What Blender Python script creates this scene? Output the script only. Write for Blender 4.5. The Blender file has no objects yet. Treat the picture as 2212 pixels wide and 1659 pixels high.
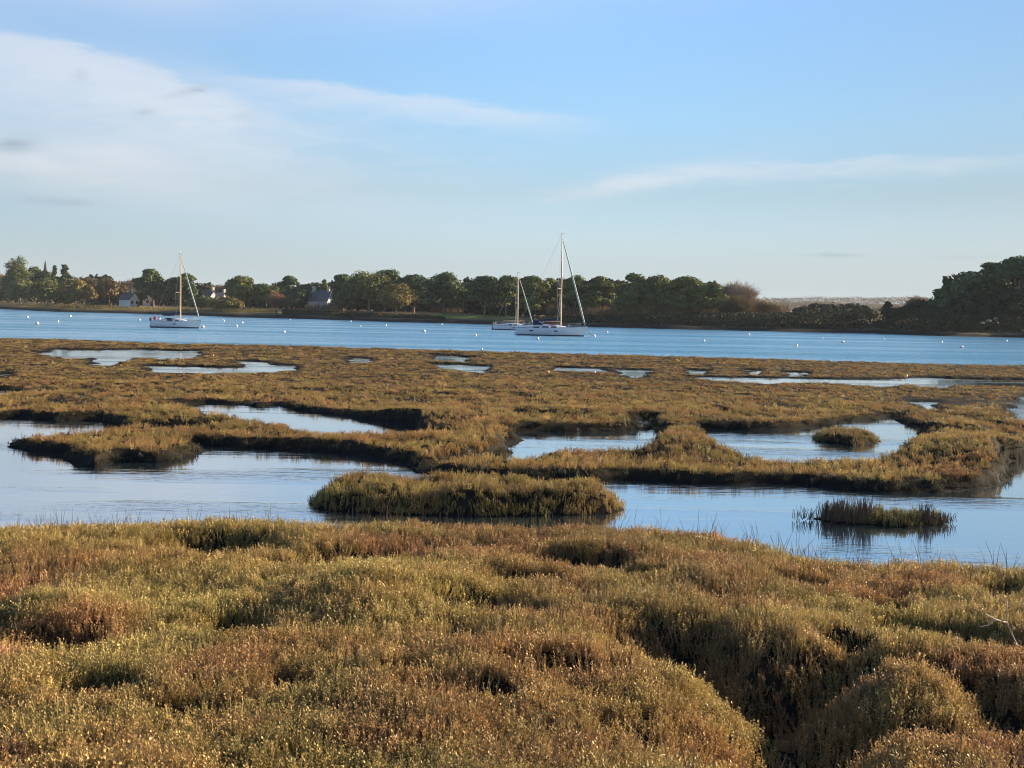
import bpy, math, random
import numpy as np
from math import radians as R, sin, cos, pi

scene = bpy.context.scene
COL = scene.collection
rng = np.random.default_rng(7)
random.seed(7)

# ------------------------------------------------------------------ camera
FPX, CX, CY, CAMH = 2600.0, 1106.0, 829.5, 4.0          # focal length in picture units of a 2212 wide picture
PITCH, ROLL = math.atan(161.5 / FPX), R(1.1)
cam = bpy.data.cameras.new('camera')
cam.sensor_width = 36.0
cam.lens = 36.0 * FPX / 2212.0
cam.clip_start, cam.clip_end = 0.1, 12000.0
camo = bpy.data.objects.new('camera', cam)
COL.objects.link(camo)
import mathutils
CM = mathutils.Matrix.Rotation(pi / 2 - PITCH, 3, 'X') @ mathutils.Matrix.Rotation(ROLL, 3, 'Z')
camo.matrix_world = mathutils.Matrix.Translation((0, 0, CAMH)) @ CM.to_4x4()
scene.camera = camo
CMN = np.array(CM)

# ------------------------------------------------------------------ sun, sky, exposure
SUN_AZ, SUN_EL = R(63), R(16)                             # azimuth clockwise from the view direction
scene.view_settings.view_transform = 'Standard'
scene.view_settings.look = 'None'
scene.view_settings.exposure = 1.55
scene.view_settings.gamma = 1.0
sun = bpy.data.lights.new('sun', 'SUN')
sun.energy, sun.angle, sun.color = 5.0, R(0.5), (1.0, 0.83, 0.60)
suno = bpy.data.objects.new('sun', sun)
COL.objects.link(suno)
sdir = mathutils.Vector((sin(SUN_AZ) * cos(SUN_EL), cos(SUN_AZ) * cos(SUN_EL), sin(SUN_EL)))
suno.rotation_euler = sdir.to_track_quat('Z', 'Y').to_euler()
suno.location = sdir * 200


class NT:
    """short hand for building node trees"""
    def __init__(self, tree):
        self.t = tree

    def n(self, typ, **kw):
        nd = self.t.nodes.new(typ)
        for k, v in kw.items():
            setattr(nd, k, v)
        return nd

    def put(self, sock, v):
        if isinstance(v, bpy.types.NodeSocket):
            self.t.links.new(v, sock)
        elif v is not None:
            sock.default_value = v

    def m(self, op, a, b=None, c=None, clamp=False):
        nd = self.n('ShaderNodeMath', operation=op, use_clamp=clamp)
        for s, v in zip(nd.inputs, (a, b, c)):
            self.put(s, v)
        return nd.outputs[0]

    def ss(self, x, lo, hi):
        nd = self.n('ShaderNodeMapRange', interpolation_type='SMOOTHSTEP')
        self.put(nd.inputs['Value'], x)
        nd.inputs['From Min'].default_value, nd.inputs['From Max'].default_value = lo, hi
        return nd.outputs['Result']

    def mix(self, f, a, b, typ='MIX'):
        nd = self.n('ShaderNodeMix', data_type='RGBA', blend_type=typ)
        self.put(nd.inputs[0], f)
        self.put(nd.inputs[6], a if isinstance(a, bpy.types.NodeSocket) else (*a, 1) if len(a) == 3 else a)
        self.put(nd.inputs[7], b if isinstance(b, bpy.types.NodeSocket) else (*b, 1) if len(b) == 3 else b)
        return nd.outputs[2]

    def noise(self, vec, scale, detail=3, rough=0.5, dist=0.0):
        nd = self.n('ShaderNodeTexNoise')
        if vec is not None:
            self.put(nd.inputs['Vector'], vec)
        nd.inputs['Scale'].default_value = scale
        nd.inputs['Detail'].default_value = detail
        nd.inputs['Roughness'].default_value = rough
        nd.inputs['Distortion'].default_value = dist
        return nd.outputs['Fac']

    def mapping(self, vec, scale=(1, 1, 1), rot=(0, 0, 0), loc=(0, 0, 0)):
        nd = self.n('ShaderNodeMapping')
        self.put(nd.inputs['Vector'], vec)
        nd.inputs['Scale'].default_value = scale
        nd.inputs['Rotation'].default_value = rot
        nd.inputs['Location'].default_value = loc
        return nd.outputs[0]


world = bpy.data.worlds.new("World")
scene.world = world
world.use_nodes = True
wt = world.node_tree
wt.nodes.clear()
W = NT(wt)
sky = W.n('ShaderNodeTexSky', sky_type='NISHITA')
sky.sun_disc = False
sky.sun_elevation, sky.sun_rotation = SUN_EL, SUN_AZ
sky.altitude, sky.air_density, sky.dust_density, sky.ozone_density = 0, 1.0, 0.6, 2.0
wvec = W.n('ShaderNodeTexCoord').outputs['Generated']
sep = W.n('ShaderNodeSeparateXYZ')
W.put(sep.inputs[0], wvec)
dx, dy, dz = sep.outputs
AZ = W.m('MULTIPLY', W.m('ARCTAN2', dx, dy), 2600.0)      # cloud positions: azimuth and elevation, 2600 units to the radian
EL = W.m('MULTIPLY', W.m('ARCSINE', dz), 2600.0)
cmb = W.n('ShaderNodeCombineXYZ')
W.put(cmb.inputs[0], AZ)
W.put(cmb.inputs[1], EL)
AE = cmb.outputs[0]
nbig = W.noise(W.mapping(AE, (1 / 520, 1 / 150, 1), (0, 0, R(6))), 1.0, 5, 0.55, 0.6)
nfine = W.noise(W.mapping(AE, (1 / 160, 1 / 34, 1), (0, 0, R(8))), 1.0, 6, 0.6, 0.8)


def line(a0, e0, slope):                                   # signed height above a sloping line through (a0, e0)
    return W.m('SUBTRACT', W.m('SUBTRACT', EL, e0), W.m('MULTIPLY', W.m('SUBTRACT', AZ, a0), slope))


def wisp(a0, e0, slope, top, below, aL, aR, fade, amt, wob=30, curve=0.0):
    """a cirrus band: firm upper edge, long soft lower side, between two azimuths"""
    L = W.m('ADD', line(a0, e0, slope), W.m('MULTIPLY', W.m('SUBTRACT', nfine, 0.5), wob))
    da = W.m('SUBTRACT', AZ, a0)
    L = W.m('ADD', L, W.m('MULTIPLY', W.m('MULTIPLY', da, da), curve))
    up = W.ss(W.m('MULTIPLY', L, -1.0), -top, top)
    lo = W.ss(L, -below, 0.0)
    h = W.m('MULTIPLY', W.ss(AZ, aL - fade, aL + fade), W.ss(W.m('MULTIPLY', AZ, -1.0), -aR - fade, -aR + fade))
    return W.m('MULTIPLY', W.m('MULTIPLY', W.m('MULTIPLY', up, lo), h), amt)


def blob(a, e, ra, re, rot, amt, nz=None):
    x, y = W.m('SUBTRACT', AZ, a), W.m('SUBTRACT', EL, e)
    c, s = cos(rot), sin(rot)
    u = W.m('DIVIDE', W.m('ADD', W.m('MULTIPLY', x, c), W.m('MULTIPLY', y, s)), ra)
    v = W.m('DIVIDE', W.m('SUBTRACT', W.m('MULTIPLY', y, c), W.m('MULTIPLY', x, s)), re)
    g = W.m('POWER', 2.718, W.m('MULTIPLY', W.m('ADD', W.m('MULTIPLY', u, u), W.m('MULTIPLY', v, v)), -1.0))
    if nz is not None:
        g = W.m('MULTIPLY', g, nz)
    return W.m('MULTIPLY', g, amt)


fine01 = W.ss(nfine, 0.32, 0.68)
big01 = W.ss(nbig, 0.25, 0.72)
veil = [
    blob(-850, 700, 950, 115, R(2), 0.85, W.m('ADD', 0.6, W.m('MULTIPLY', big01, 0.5))),
    wisp(-1106, 522, -0.06, 18, 190, -1500, -540, 200, 0.58, 80, 0.00026),
    blob(-900, 420, 480, 90, R(-6), 0.50, W.m('ADD', 0.55, W.m('MULTIPLY', big01, 0.5))),
    blob(-560, 360, 420, 60, R(-4), 0.35, fine01),
    wisp(-640, 478, -0.085, 11, 70, -600, 100, 170, 0.52, 52),
    blob(-900, 285, 600, 75, R(-5), 0.74, W.m('ADD', 0.5, W.m('MULTIPLY', big01, 0.6))),
    wisp(300, 306, 0.02, 12, 50, 330, 1010, 140, 0.38, 80),
    blob(280, 280, 200, 22, R(10), 0.42, W.m('ADD', 0.4, fine01)),
]
vsum = veil[0]
for k in veil[1:]:
    vsum = W.m('SUBTRACT', 1.0, W.m('MULTIPLY', W.m('SUBTRACT', 1.0, vsum), W.m('SUBTRACT', 1.0, k)))
puffs = [blob(-1020, 304, 42, 17, R(5), 0.5, fine01), blob(-950, 198, 66, 7, 0, 0.55, fine01),
         blob(-684, 431, 40, 8, R(14), 0.42, fine01), blob(-555, 391, 32, 8, R(10), 0.42, fine01),
         blob(-776, 381, 24, 9, R(12), 0.34, fine01), blob(-895, 445, 14, 12, 0, 0.22, fine01),
         blob(530, 125, 32, 4, 0, 0.32, fine01), blob(660, 125, 70, 4, 0, 0.28, fine01), blob(940, 122, 80, 4, 0, 0.22, fine01)]
psum = puffs[0]
for k in puffs[1:]:
    psum = W.m('ADD', psum, k)
# the clear sky: Nishita, its blue lifted a little and the low yellow band cooled by the damp coastal air
ramp = W.n('ShaderNodeValToRGB')
W.put(ramp.inputs[0], W.m('DIVIDE', EL, 800.0, clamp=True))
ramp.color_ramp.elements[0].position, ramp.color_ramp.elements[0].color = 0.02, (0.52, 0.64, 1.00, 1)
ramp.color_ramp.elements[1].position, ramp.color_ramp.elements[1].color = 0.85, (0.72, 0.88, 1.05, 1)
for ps, cl in ((0.31, (0.56, 0.60, 0.70, 1)), (0.5, (0.63, 0.74, 0.85, 1))):
    el_ = ramp.color_ramp.elements.new(ps)
    el_.color = cl
tint = ramp.outputs[0]
sidef = W.m('SUBTRACT', 1.02, W.m('MULTIPLY', W.ss(AZ, -300.0, 1500.0), 0.46))
cs = W.n('ShaderNodeCombineColor')
for q_ in cs.inputs[:3]:
    W.put(q_, sidef)
skyc = W.mix(1.0, W.mix(1.0, sky.outputs[0], tint, 'MULTIPLY'), cs.outputs[0], 'MULTIPLY')
CLOUD_LIT, CLOUD_GREY, HAZE_LOW = (3.85, 3.78, 3.88), (1.7, 2.1, 2.55), (2.25, 2.62, 2.82)
lowv = W.m('MULTIPLY', W.ss(W.m('MULTIPLY', EL, -1.0), -230.0, 0.0), 0.85)
skyc = W.mix(lowv, skyc, HAZE_LOW)
c1 = W.mix(W.m('MULTIPLY', vsum, 0.85), skyc, CLOUD_LIT)
c2 = W.mix(W.m('MULTIPLY', psum, 2.2, clamp=True), c1, CLOUD_GREY)
bg = W.n('ShaderNodeBackground')
W.put(bg.inputs['Color'], c2)
bg.inputs['Strength'].default_value = 0.078
W.put(W.n('ShaderNodeOutputWorld').inputs['Surface'], bg.outputs[0])

scene.cycles.use_denoising = True
scene.cycles.denoising_prefilter = 'ACCURATE'
scene.cycles.filter_width = 1.0
scene.cycles.max_bounces = 6
scene.cycles.diffuse_bounces = 2
scene.cycles.glossy_bounces = 3
scene.cycles.transmission_bounces = 3
scene.cycles.transparent_max_bounces = 4
scene.cycles.volume_bounces = 0


# ------------------------------------------------------------------ helpers
def at(px, py, z=0.0):
    """the point of the horizontal plane z that the picture position looks at"""
    d = CMN @ np.array([px - CX, CY - py, -FPX])
    t = (z - CAMH) / d[2]
    return np.array([d[0] * t, d[1] * t, z])


def at_d(px, py, dist):
    """the point at forward distance dist that the picture position looks at"""
    d = CMN @ np.array([px - CX, CY - py, -FPX])
    t = dist / d[1]
    return np.array([d[0] * t, dist, CAMH + d[2] * t])


def link(o, parent=None):
    COL.objects.link(o)
    if parent is not None:
        o.parent = parent
    return o


def tag(o, label=None, cat=None, group=None, kind=None):
    for k, v in (('label', label), ('category', cat), ('group', group), ('kind', kind)):
        if v:
            o[k] = v
    return o


def mesh_np(name, V, Fq, mat=None, smooth=False, attrs=None, parent=None):
    """one mesh object out of numpy arrays (faces all quads or all triangles)"""
    V = np.asarray(V, np.float32)
    Fq = np.asarray(Fq, np.int32)
    k = Fq.shape[1]
    me = bpy.data.meshes.new(name)
    me.vertices.add(len(V))
    me.vertices.foreach_set('co', V.ravel())
    me.loops.add(Fq.size)
    me.loops.foreach_set('vertex_index', Fq.ravel())
    me.polygons.add(len(Fq))
    me.polygons.foreach_set('loop_start', np.arange(0, Fq.size, k, dtype=np.int32))
    me.polygons.foreach_set('loop_total', np.full(len(Fq), k, np.int32))
    if smooth:
        me.polygons.foreach_set('use_smooth', np.ones(len(Fq), bool))
    for an, (dom, typ, arr) in (attrs or {}).items():
        a = me.attributes.new(an, typ, dom)
        arr = np.asarray(arr, np.float32)
        a.data.foreach_set('color' if typ == 'FLOAT_COLOR' else 'vector' if typ == 'FLOAT_VECTOR' else 'value', arr.ravel())
    me.update()
    me.validate()
    if mat:
        me.materials.append(mat)
    return link(bpy.data.objects.new(name, me), parent)


class MB:
    """collects tubes, boxes and lofts, then builds ONE mesh object"""
    def __init__(self):
        self.v, self.f = [], []

    def loft(self, rings, closed=True, cap0=True, cap1=True):
        b = len(self.v)
        n = len(rings[0])
        for r in rings:
            self.v.extend([tuple(p) for p in r])
        m = n if closed else n - 1
        for i in range(len(rings) - 1):
            for j in range(m):
                a, c = b + i * n + j, b + i * n + (j + 1) % n
                self.f.append((a, c, c + n, a + n))
        if closed and cap0:
            self.f.append(tuple(b + j for j in range(n))[::-1])
        if closed and cap1:
            self.f.append(tuple(b + (len(rings) - 1) * n + j for j in range(n)))
        return self

    def tube(self, pts, rad, n=7):
        pts = [np.array(p, float) for p in pts]
        rr = rad if hasattr(rad, '__len__') else [rad] * len(pts)
        rings = []
        for i, p in enumerate(pts):
            t = pts[min(i + 1, len(pts) - 1)] - pts[max(i - 1, 0)]
            t = t / (np.linalg.norm(t) + 1e-9)
            a = np.cross(t, (0, 0, 1) if abs(t[2]) < 0.9 else (1, 0, 0))
            a /= np.linalg.norm(a)
            c = np.cross(t, a)
            rings.append([p + rr[i] * (a * cos(2 * pi * k / n) + c * sin(2 * pi * k / n)) for k in range(n)])
        return self.loft(rings)

    def box(self, lo, hi):
        (x0, y0, z0), (x1, y1, z1) = lo, hi
        b = len(self.v)
        self.v += [(x0, y0, z0), (x1, y0, z0), (x1, y1, z0), (x0, y1, z0), (x0, y0, z1), (x1, y0, z1), (x1, y1, z1), (x0, y1, z1)]
        for q in ((0, 3, 2, 1), (4, 5, 6, 7), (0, 1, 5, 4), (1, 2, 6, 5), (2, 3, 7, 6), (3, 0, 4, 7)):
            self.f.append(tuple(b + k for k in q))
        return self

    def face(self, pts):
        b = len(self.v)
        self.v += [tuple(p) for p in pts]
        self.f.append(tuple(range(b, b + len(pts))))
        return self

    def ball(self, c, r, n=10, m=7, sq=1.0):
        rings = []
        for i in range(1, m):
            a = pi * i / m
            rings.append([(c[0] + r * sin(a) * cos(2 * pi * k / n), c[1] + r * sin(a) * sin(2 * pi * k / n), c[2] - r * sq * cos(a)) for k in range(n)])
        return self.loft(rings)

    def build(self, name, mat, parent=None, smooth=True):
        me = bpy.data.meshes.new(name)
        me.from_pydata([tuple(float(q) for q in p) for p in self.v], [], self.f)
        me.update()
        me.materials.append(mat)
        if smooth:
            me.polygons.foreach_set('use_smooth', [True] * len(me.polygons))
            try:
                me.set_sharp_from_angle(angle=R(40))
            except Exception:
                pass
        return link(bpy.data.objects.new(name, me), parent)


def empty(name, loc=(0, 0, 0), rz=0.0):
    o = bpy.data.objects.new(name, None)
    o.location, o.rotation_euler = loc, (0, 0, rz)
    return link(o)


def copy_tree(o, parent=None):
    c = o.copy()
    COL.objects.link(c)
    c.parent = parent
    for ch in [k for k in COL.objects if k.parent == o]:
        copy_tree(ch, c)
    return c


# numpy value noise
def _h(ix, iy, seed):
    n = (ix.astype(np.int64) * 374761393 + iy.astype(np.int64) * 668265263 + seed * 974634777) & 0xffffffff
    n = ((n ^ (n >> 13)) * 1274126177) & 0xffffffff
    n = n ^ (n >> 16)
    return (n & 0xffff) / 65535.0


def vnoise(x, y, seed=0):
    xi, yi = np.floor(x), np.floor(y)
    fx, fy = x - xi, y - yi
    fx, fy = fx * fx * (3 - 2 * fx), fy * fy * (3 - 2 * fy)
    a, b = _h(xi, yi, seed), _h(xi + 1, yi, seed)
    c, d = _h(xi, yi + 1, seed), _h(xi + 1, yi + 1, seed)
    return (a * (1 - fx) + b * fx) * (1 - fy) + (c * (1 - fx) + d * fx) * fy


def fbm(x, y, seed=0, octv=4):
    s, a, t = 0, 1.0, 0
    for k in range(octv):
        s = s + a * vnoise(x * 2 ** k + 17.3 * k, y * 2 ** k - 9.1 * k, seed + k)
        t += a
        a *= 0.5
    return s / t


def sstep(x, lo, hi):
    t = np.clip((x - lo) / (hi - lo), 0, 1)
    return t * t * (3 - 2 * t)


def sd_poly(P, poly):
    """signed distance of the points P to a closed polygon, positive inside"""
    poly = np.asarray(poly, np.float64)[:, :2]
    out = np.empty(len(P))
    A, B = poly, np.roll(poly, -1, 0)
    E = B - A
    L2 = (E ** 2).sum(1) + 1e-12
    for s in range(0, len(P), 20000):
        p = P[s:s + 20000]
        D = p[:, None, :] - A[None]
        t = np.clip((D * E[None]).sum(2) / L2, 0, 1)
        q = D - t[..., None] * E[None]
        d = np.sqrt((q ** 2).sum(2).min(1))
        cond = (A[None, :, 1] > p[:, 1:2]) != (B[None, :, 1] > p[:, 1:2])
        xs = A[None, :, 0] + (p[:, 1:2] - A[None, :, 1]) * E[None, :, 0] / np.where(np.abs(E[None, :, 1]) < 1e-9, 1e-9, E[None, :, 1])
        ins = (cond & (p[:, 0:1] < xs)).sum(1) % 2 == 1
        out[s:s + 20000] = np.where(ins, d, -d)
    return out


def jag(poly, amp=0.12, seed=1):
    """breaks straight polygon sides into an irregular shore"""
    rg = np.random.default_rng(seed)
    out = []
    n = len(poly)
    for i in range(n):
        a, b = np.array(poly[i][:2]), np.array(poly[(i + 1) % n][:2])
        L = np.linalg.norm(b - a)
        k = int(min(8, max(1, L / 0.9)))
        nrm = np.array([-(b - a)[1], (b - a)[0]]) / (L + 1e-9)
        for j in range(k):
            t = j / k
            p = a + (b - a) * t
            if j:
                p = p + nrm * rg.normal(0, min(amp, 0.10 * L))
            out.append(p)
    return out


# ------------------------------------------------------------------ materials
MATS = {}


def principled(name, color, rough=0.6, metal=0.0, spec=0.5, var=0.0, vscale=3.0, bump=0.0, bscale=20.0):
    """paint, metal, cloth: a base colour with gentle wear variation"""
    m = bpy.data.materials.new(name)
    m.use_nodes = True
    T = NT(m.node_tree)
    b = m.node_tree.nodes['Principled BSDF']
    b.inputs['Roughness'].default_value = rough
    b.inputs['Metallic'].default_value = metal
    b.inputs['Specular IOR Level'].default_value = spec
    tc = T.n('ShaderNodeTexCoord').outputs['Object']
    nz = T.noise(tc, vscale, 4, 0.6)
    k = T.ss(nz, 0.3, 0.7)
    T.put(b.inputs['Base Color'], T.mix(k, tuple(c * (1 - var) for c in color), tuple(min(1, c * (1 + var)) for c in color)))
    if bump:
        bn = T.n('ShaderNodeBump')
        bn.inputs['Strength'].default_value = bump
        bn.inputs['Distance'].default_value = 0.02
        T.put(bn.inputs['Height'], T.noise(tc, bscale, 4))
        T.put(b.inputs['Normal'], bn.outputs[0])
    MATS[name] = m
    return m


def foliage_mat(name, color, transl=0.25, var=0.45, hue=0.25, instancer=False, spec=0.04, rough=0.6):
    """leaves: colour from the plant (instancer tint) or a given colour, varied leaf by leaf; some light passes through"""
    m = bpy.data.materials.new(name)
    m.use_nodes = True
    T = NT(m.node_tree)
    b = m.node_tree.nodes['Principled BSDF']
    out = m.node_tree.nodes['Material Output']
    if instancer:
        at_ = T.n('ShaderNodeAttribute', attribute_type='INSTANCER', attribute_name='tint')
        base = at_.outputs['Color']
    else:
        base = T.mix(T.ss(T.noise(T.n('ShaderNodeTexCoord').outputs['Object'], 0.35, 3), 0.35, 0.65), color,
                     tuple(c * k for c, k in zip(color, (1 + hue, 1.0, 1 - hue))))
    lv = T.n('ShaderNodeAttribute', attribute_type='GEOMETRY', attribute_name='leafvar').outputs['Fac']
    f = T.m('ADD', 1.0 - var, T.m('MULTIPLY', lv, 2 * var))
    cc = T.n('ShaderNodeCombineColor')
    for s in cc.inputs[:3]:
        T.put(s, f)
    col = T.mix(1.0, base, cc.outputs[0], 'MULTIPLY')
    T.put(b.inputs['Base Color'], col)
    b.inputs['Roughness'].default_value = rough
    b.inputs['Specular IOR Level'].default_value = spec
    tr = T.n('ShaderNodeBsdfTranslucent')
    T.put(tr.inputs['Color'], col)
    mx = T.n('ShaderNodeMixShader')
    mx.inputs[0].default_value = transl
    T.put(mx.inputs[1], b.outputs[0])
    T.put(mx.inputs[2], tr.outputs[0])
    T.put(out.inputs['Surface'], mx.outputs[0])
    return m


def ground_mat(name, cols, scale=1.0, low=None, bump=0.5):
    """earth with patches of two or three colours; `low` = colour of the wet foot below a given height"""
    m = bpy.data.materials.new(name)
    m.use_nodes = True
    T = NT(m.node_tree)
    b = m.node_tree.nodes['Principled BSDF']
    b.inputs['Roughness'].default_value = 0.9
    b.inputs['Specular IOR Level'].default_value = 0.04
    tc = T.n('ShaderNodeNewGeometry').outputs['Position']
    c = T.mix(T.ss(T.noise(tc, 0.8 * scale, 5, 0.6), 0.35, 0.65), cols[0], cols[1])
    if len(cols) > 2:
        c = T.mix(T.ss(T.noise(tc, 3.1 * scale, 5, 0.65), 0.45, 0.7), c, cols[2])
    if low:
        s = T.n('ShaderNodeSeparateXYZ')
        T.put(s.inputs[0], tc)
        zz = T.m('ADD', s.outputs[2], T.m('MULTIPLY', T.m('SUBTRACT', T.noise(tc, 0.4 * scale, 4), 0.5), low[2] * 1.4))
        c = T.mix(T.ss(zz, low[1], low[2]), low[0], c)
    T.put(b.inputs['Base Color'], c)
    bn = T.n('ShaderNodeBump')
    bn.inputs['Strength'].default_value = bump
    bn.inputs['Distance'].default_value = 0.06 / scale
    T.put(bn.inputs['Height'], T.noise(tc, 14 * scale, 6, 0.7))
    T.put(b.inputs['Normal'], bn.outputs[0])
    return m


def water_mat(name, base, rough, layers, patch=None, gain=0.6, sheen=(0.97, 0.98, 1.0)):
    """water: a dark body under a mirror whose strength rises towards grazing angles"""
    m = bpy.data.materials.new(name)
    m.use_nodes = True
    T = NT(m.node_tree)
    m.node_tree.nodes.remove(m.node_tree.nodes['Principled BSDF'])
    pos = T.n('ShaderNodeNewGeometry').outputs['Position']
    h = None
    for (sx, sy, amp, det, rot) in layers:
        nz = T.noise(T.mapping(pos, (sx, sy, 1), (0, 0, R(rot))), 1.0, det, 0.55, 0.4)
        v = T.m('MULTIPLY', nz, amp)
        h = v if h is None else T.m('ADD', h, v)
    if patch:
        pm = T.ss(T.noise(T.mapping(pos, patch[0], (0, 0, R(patch[3])), patch[4]), 1.0, 3, 0.5), patch[1], patch[2])
        h = T.m('MULTIPLY', h, T.m('ADD', patch[5], pm))
    bn = T.n('ShaderNodeBump')
    bn.inputs['Strength'].default_value = 1.0
    bn.inputs['Distance'].default_value = 1.0
    T.put(bn.inputs['Height'], h)
    df = T.n('ShaderNodeBsdfDiffuse')
    df.inputs['Color'].default_value = (*base, 1)
    gl = T.n('ShaderNodeBsdfGlossy')
    gl.inputs['Color'].default_value = (*sheen, 1)
    gl.inputs['Roughness'].default_value = rough
    T.put(gl.inputs['Normal'], bn.outputs[0])
    fr = T.n('ShaderNodeFresnel')
    fr.inputs['IOR'].default_value = 1.33
    T.put(fr.inputs['Normal'], bn.outputs[0])
    mx = T.n('ShaderNodeMixShader')
    T.put(mx.inputs[0], T.m('POWER', fr.outputs[0], gain, clamp=True))
    T.put(mx.inputs[1], df.outputs[0])
    T.put(mx.inputs[2], gl.outputs[0])
    T.put(m.node_tree.nodes['Material Output'].inputs['Surface'], mx.outputs[0])
    return m


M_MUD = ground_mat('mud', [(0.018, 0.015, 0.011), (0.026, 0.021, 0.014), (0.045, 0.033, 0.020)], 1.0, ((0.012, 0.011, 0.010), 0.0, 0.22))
M_SHORE = ground_mat('shore_soil', [(0.20, 0.135, 0.075), (0.26, 0.19, 0.10), (0.13, 0.105, 0.05)], 0.12, ((0.030, 0.026, 0.022), 0.5, 1.25))
M_MEADOW = ground_mat('meadow_grass', [(0.20, 0.24, 0.06), (0.27, 0.27, 0.08), (0.16, 0.17, 0.05)], 0.185)
M_HILL = ground_mat('hill_soil', [(0.10, 0.075, 0.05), (0.14, 0.10, 0.06)], 0.03)
M_BAY = water_mat('bay_water', (0.022, 0.15, 0.245), 0.22,
                  [(0.9, 2.6, 0.24, 4, 4), (0.16, 0.6, 0.70, 3, -3), (0.03, 0.12, 0.30, 2, 2)], patch=((0.008, 0.075, 1), 0.38, 0.66, 3, (0.3, 0.2, 0), 0.5), gain=0.52, sheen=(0.88, 0.97, 1.0))
M_CHAN = water_mat('channel_water', (0.018, 0.032, 0.04), 0.03,
                   [(2.2, 8.0, 0.012, 3, 8), (0.7, 3.0, 0.016, 2, -6)], patch=((0.06, 0.35, 1), 0.47, 0.7, 10, (0.3, 0.2, 0), 0.14), gain=0.30)
M_LEAF = foliage_mat('saltmarsh_leaf', None, 0.25, 0.46, instancer=True, spec=0.15, rough=0.5)
M_STICK = principled('dry_stem', (0.26, 0.175, 0.11), 0.8, var=0.3, vscale=9)
M_RUSH = principled('dark_rush_stem', (0.13, 0.085, 0.055), 0.8, var=0.3, vscale=9)
M_DEAD = principled('bleached_wood', (0.42, 0.33, 0.265), 0.75, var=0.25, vscale=25, bump=0.4, bscale=60)

# ------------------------------------------------------------------ the lie of the land
def Z(pts, z):
    return [(x, y, z) for x, y in pts]


def world_poly(tri, amp=0.1, seed=1):
    return jag([at(*t) for t in tri], amp, seed)


# seaward edge of the marsh (top of its plants against the bay)
EDGE = [(-900, 716), (-400, 722), (0, 728), (100, 729), (233, 734), (367, 739), (500, 741), (737, 747), (904, 752), (1071, 757), (1237, 761), (1474, 767),
        (1708, 774), (1941, 781), (2212, 787), (2700, 798), (3200, 808)]
edge_w = [at(x, y, 0.2)[:2] for x, y in EDGE]
marsh_poly = jag(edge_w, 0.5, 3)[:-7] + [np.array((95, 40.)), np.array((30, -6.)), np.array((-30, -6.)), np.array((-120, 40.))]

W1 = Z([(-500, 918), (0, 904), (45, 903), (82, 909), (130, 912), (175, 910), (213, 908), (222, 913), (248, 921)], 0) + \
    Z([(200, 929), (130, 932), (60, 938)], 0.30) + \
    Z([(22, 955), (60, 972), (115, 980), (150, 994), (185, 1008), (205, 1011), (235, 1004), (265, 999), (340, 1000), (390, 996), (440, 982), (455, 974),
       (433, 962), (500, 967), (560, 969), (640, 974), (737, 980), (800, 988), (868, 998), (876, 1003), (880, 1008), (905, 1018), (960, 1030), (1040, 1035), (1100, 1037), (1250, 1040),
       (1450, 1043), (1600, 1048), (1740, 1048), (1790, 1058), (1945, 1064), (2040, 1064), (2120, 1058), (2175, 1046), (2212, 1040), (2600, 1020)], 0) + \
    Z([(2600, 1235), (2212, 1217), (2075, 1208), (1975, 1203), (1891, 1205), (1841, 1210), (1808, 1208), (1775, 1200), (1751, 1188), (1691, 1181),
       (1641, 1171), (1591, 1158), (1525, 1151), (1475, 1148), (1389, 1141), (1347, 1151), (1328, 1143), (1268, 1141), (1222, 1134), (1173, 1146),
       (1139, 1144), (1093, 1134), (1050, 1126), (970, 1121), (897, 1115), (820, 1115), (764, 1124), (737, 1129), (693, 1124), (617, 1122), (567, 1111),
       (483, 1109), (417, 1111), (333, 1107), (283, 1100), (200, 1095), (140, 1097), (67, 1107), (17, 1122), (0, 1128), (-500, 1170)], 0.72)
P1 = Z([(407, 873), (450, 871), (477, 875), (520, 876), (560, 880), (607, 876), (630, 886), (667, 891), (737, 898), (787, 905), (837, 910), (884, 917)], 0) + \
    Z([(884, 921), (837, 923), (737, 924), (700, 922), (660, 917), (633, 907), (600, 902), (550, 894), (500, 884), (450, 880)], 0.43)
P2 = Z([(1104, 935), (1154, 933), (1237, 933), (1320, 933), (1371, 930), (1414, 923)], 0) + \
    Z([(1404, 939), (1371, 954), (1304, 954), (1221, 956), (1161, 957), (1147, 969), (1104, 974), (1082, 967)], 0.43) + \
    Z([(1114, 961), (1137, 951), (1121, 941)], 0)
P2B = Z([(1378, 908), (1404, 906)], 0) + Z([(1417, 912), (1395, 914)], 0.4)
P3 = Z([(1528, 926), (1575, 928), (1675, 930), (1758, 925), (1808, 918), (1858, 910), (1901, 903), (1941, 900), (1935, 908), (1941, 915), (1975, 922), (2001, 926)], 0) + \
    Z([(1975, 933), (1948, 945), (1938, 952), (1935, 963), (1891, 972), (1808, 977), (1715, 978), (1648, 972), (1618, 964), (1585, 957), (1558, 946), (1535, 932)], 0.43)
P5 = Z([(2151, 1000), (2212, 993), (2400, 985)], 0) + Z([(2400, 1020), (2212, 1022), (2185, 1026), (2168, 1016)], 0.3)
P4 = Z([(1958, 866), (2008, 867)], 0) + Z([(2041, 874), (2000, 871)], 0.4)
P4B = Z([(2181, 865), (2212, 855), (2330, 846)], 0) + Z([(2330, 872), (2212, 870), (2192, 868)], 0.4)
P4C = Z([(2175, 880), (2212, 880), (2330, 878)], 0) + Z([(2330, 900), (2212, 895), (2190, 888)], 0.4)
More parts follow.
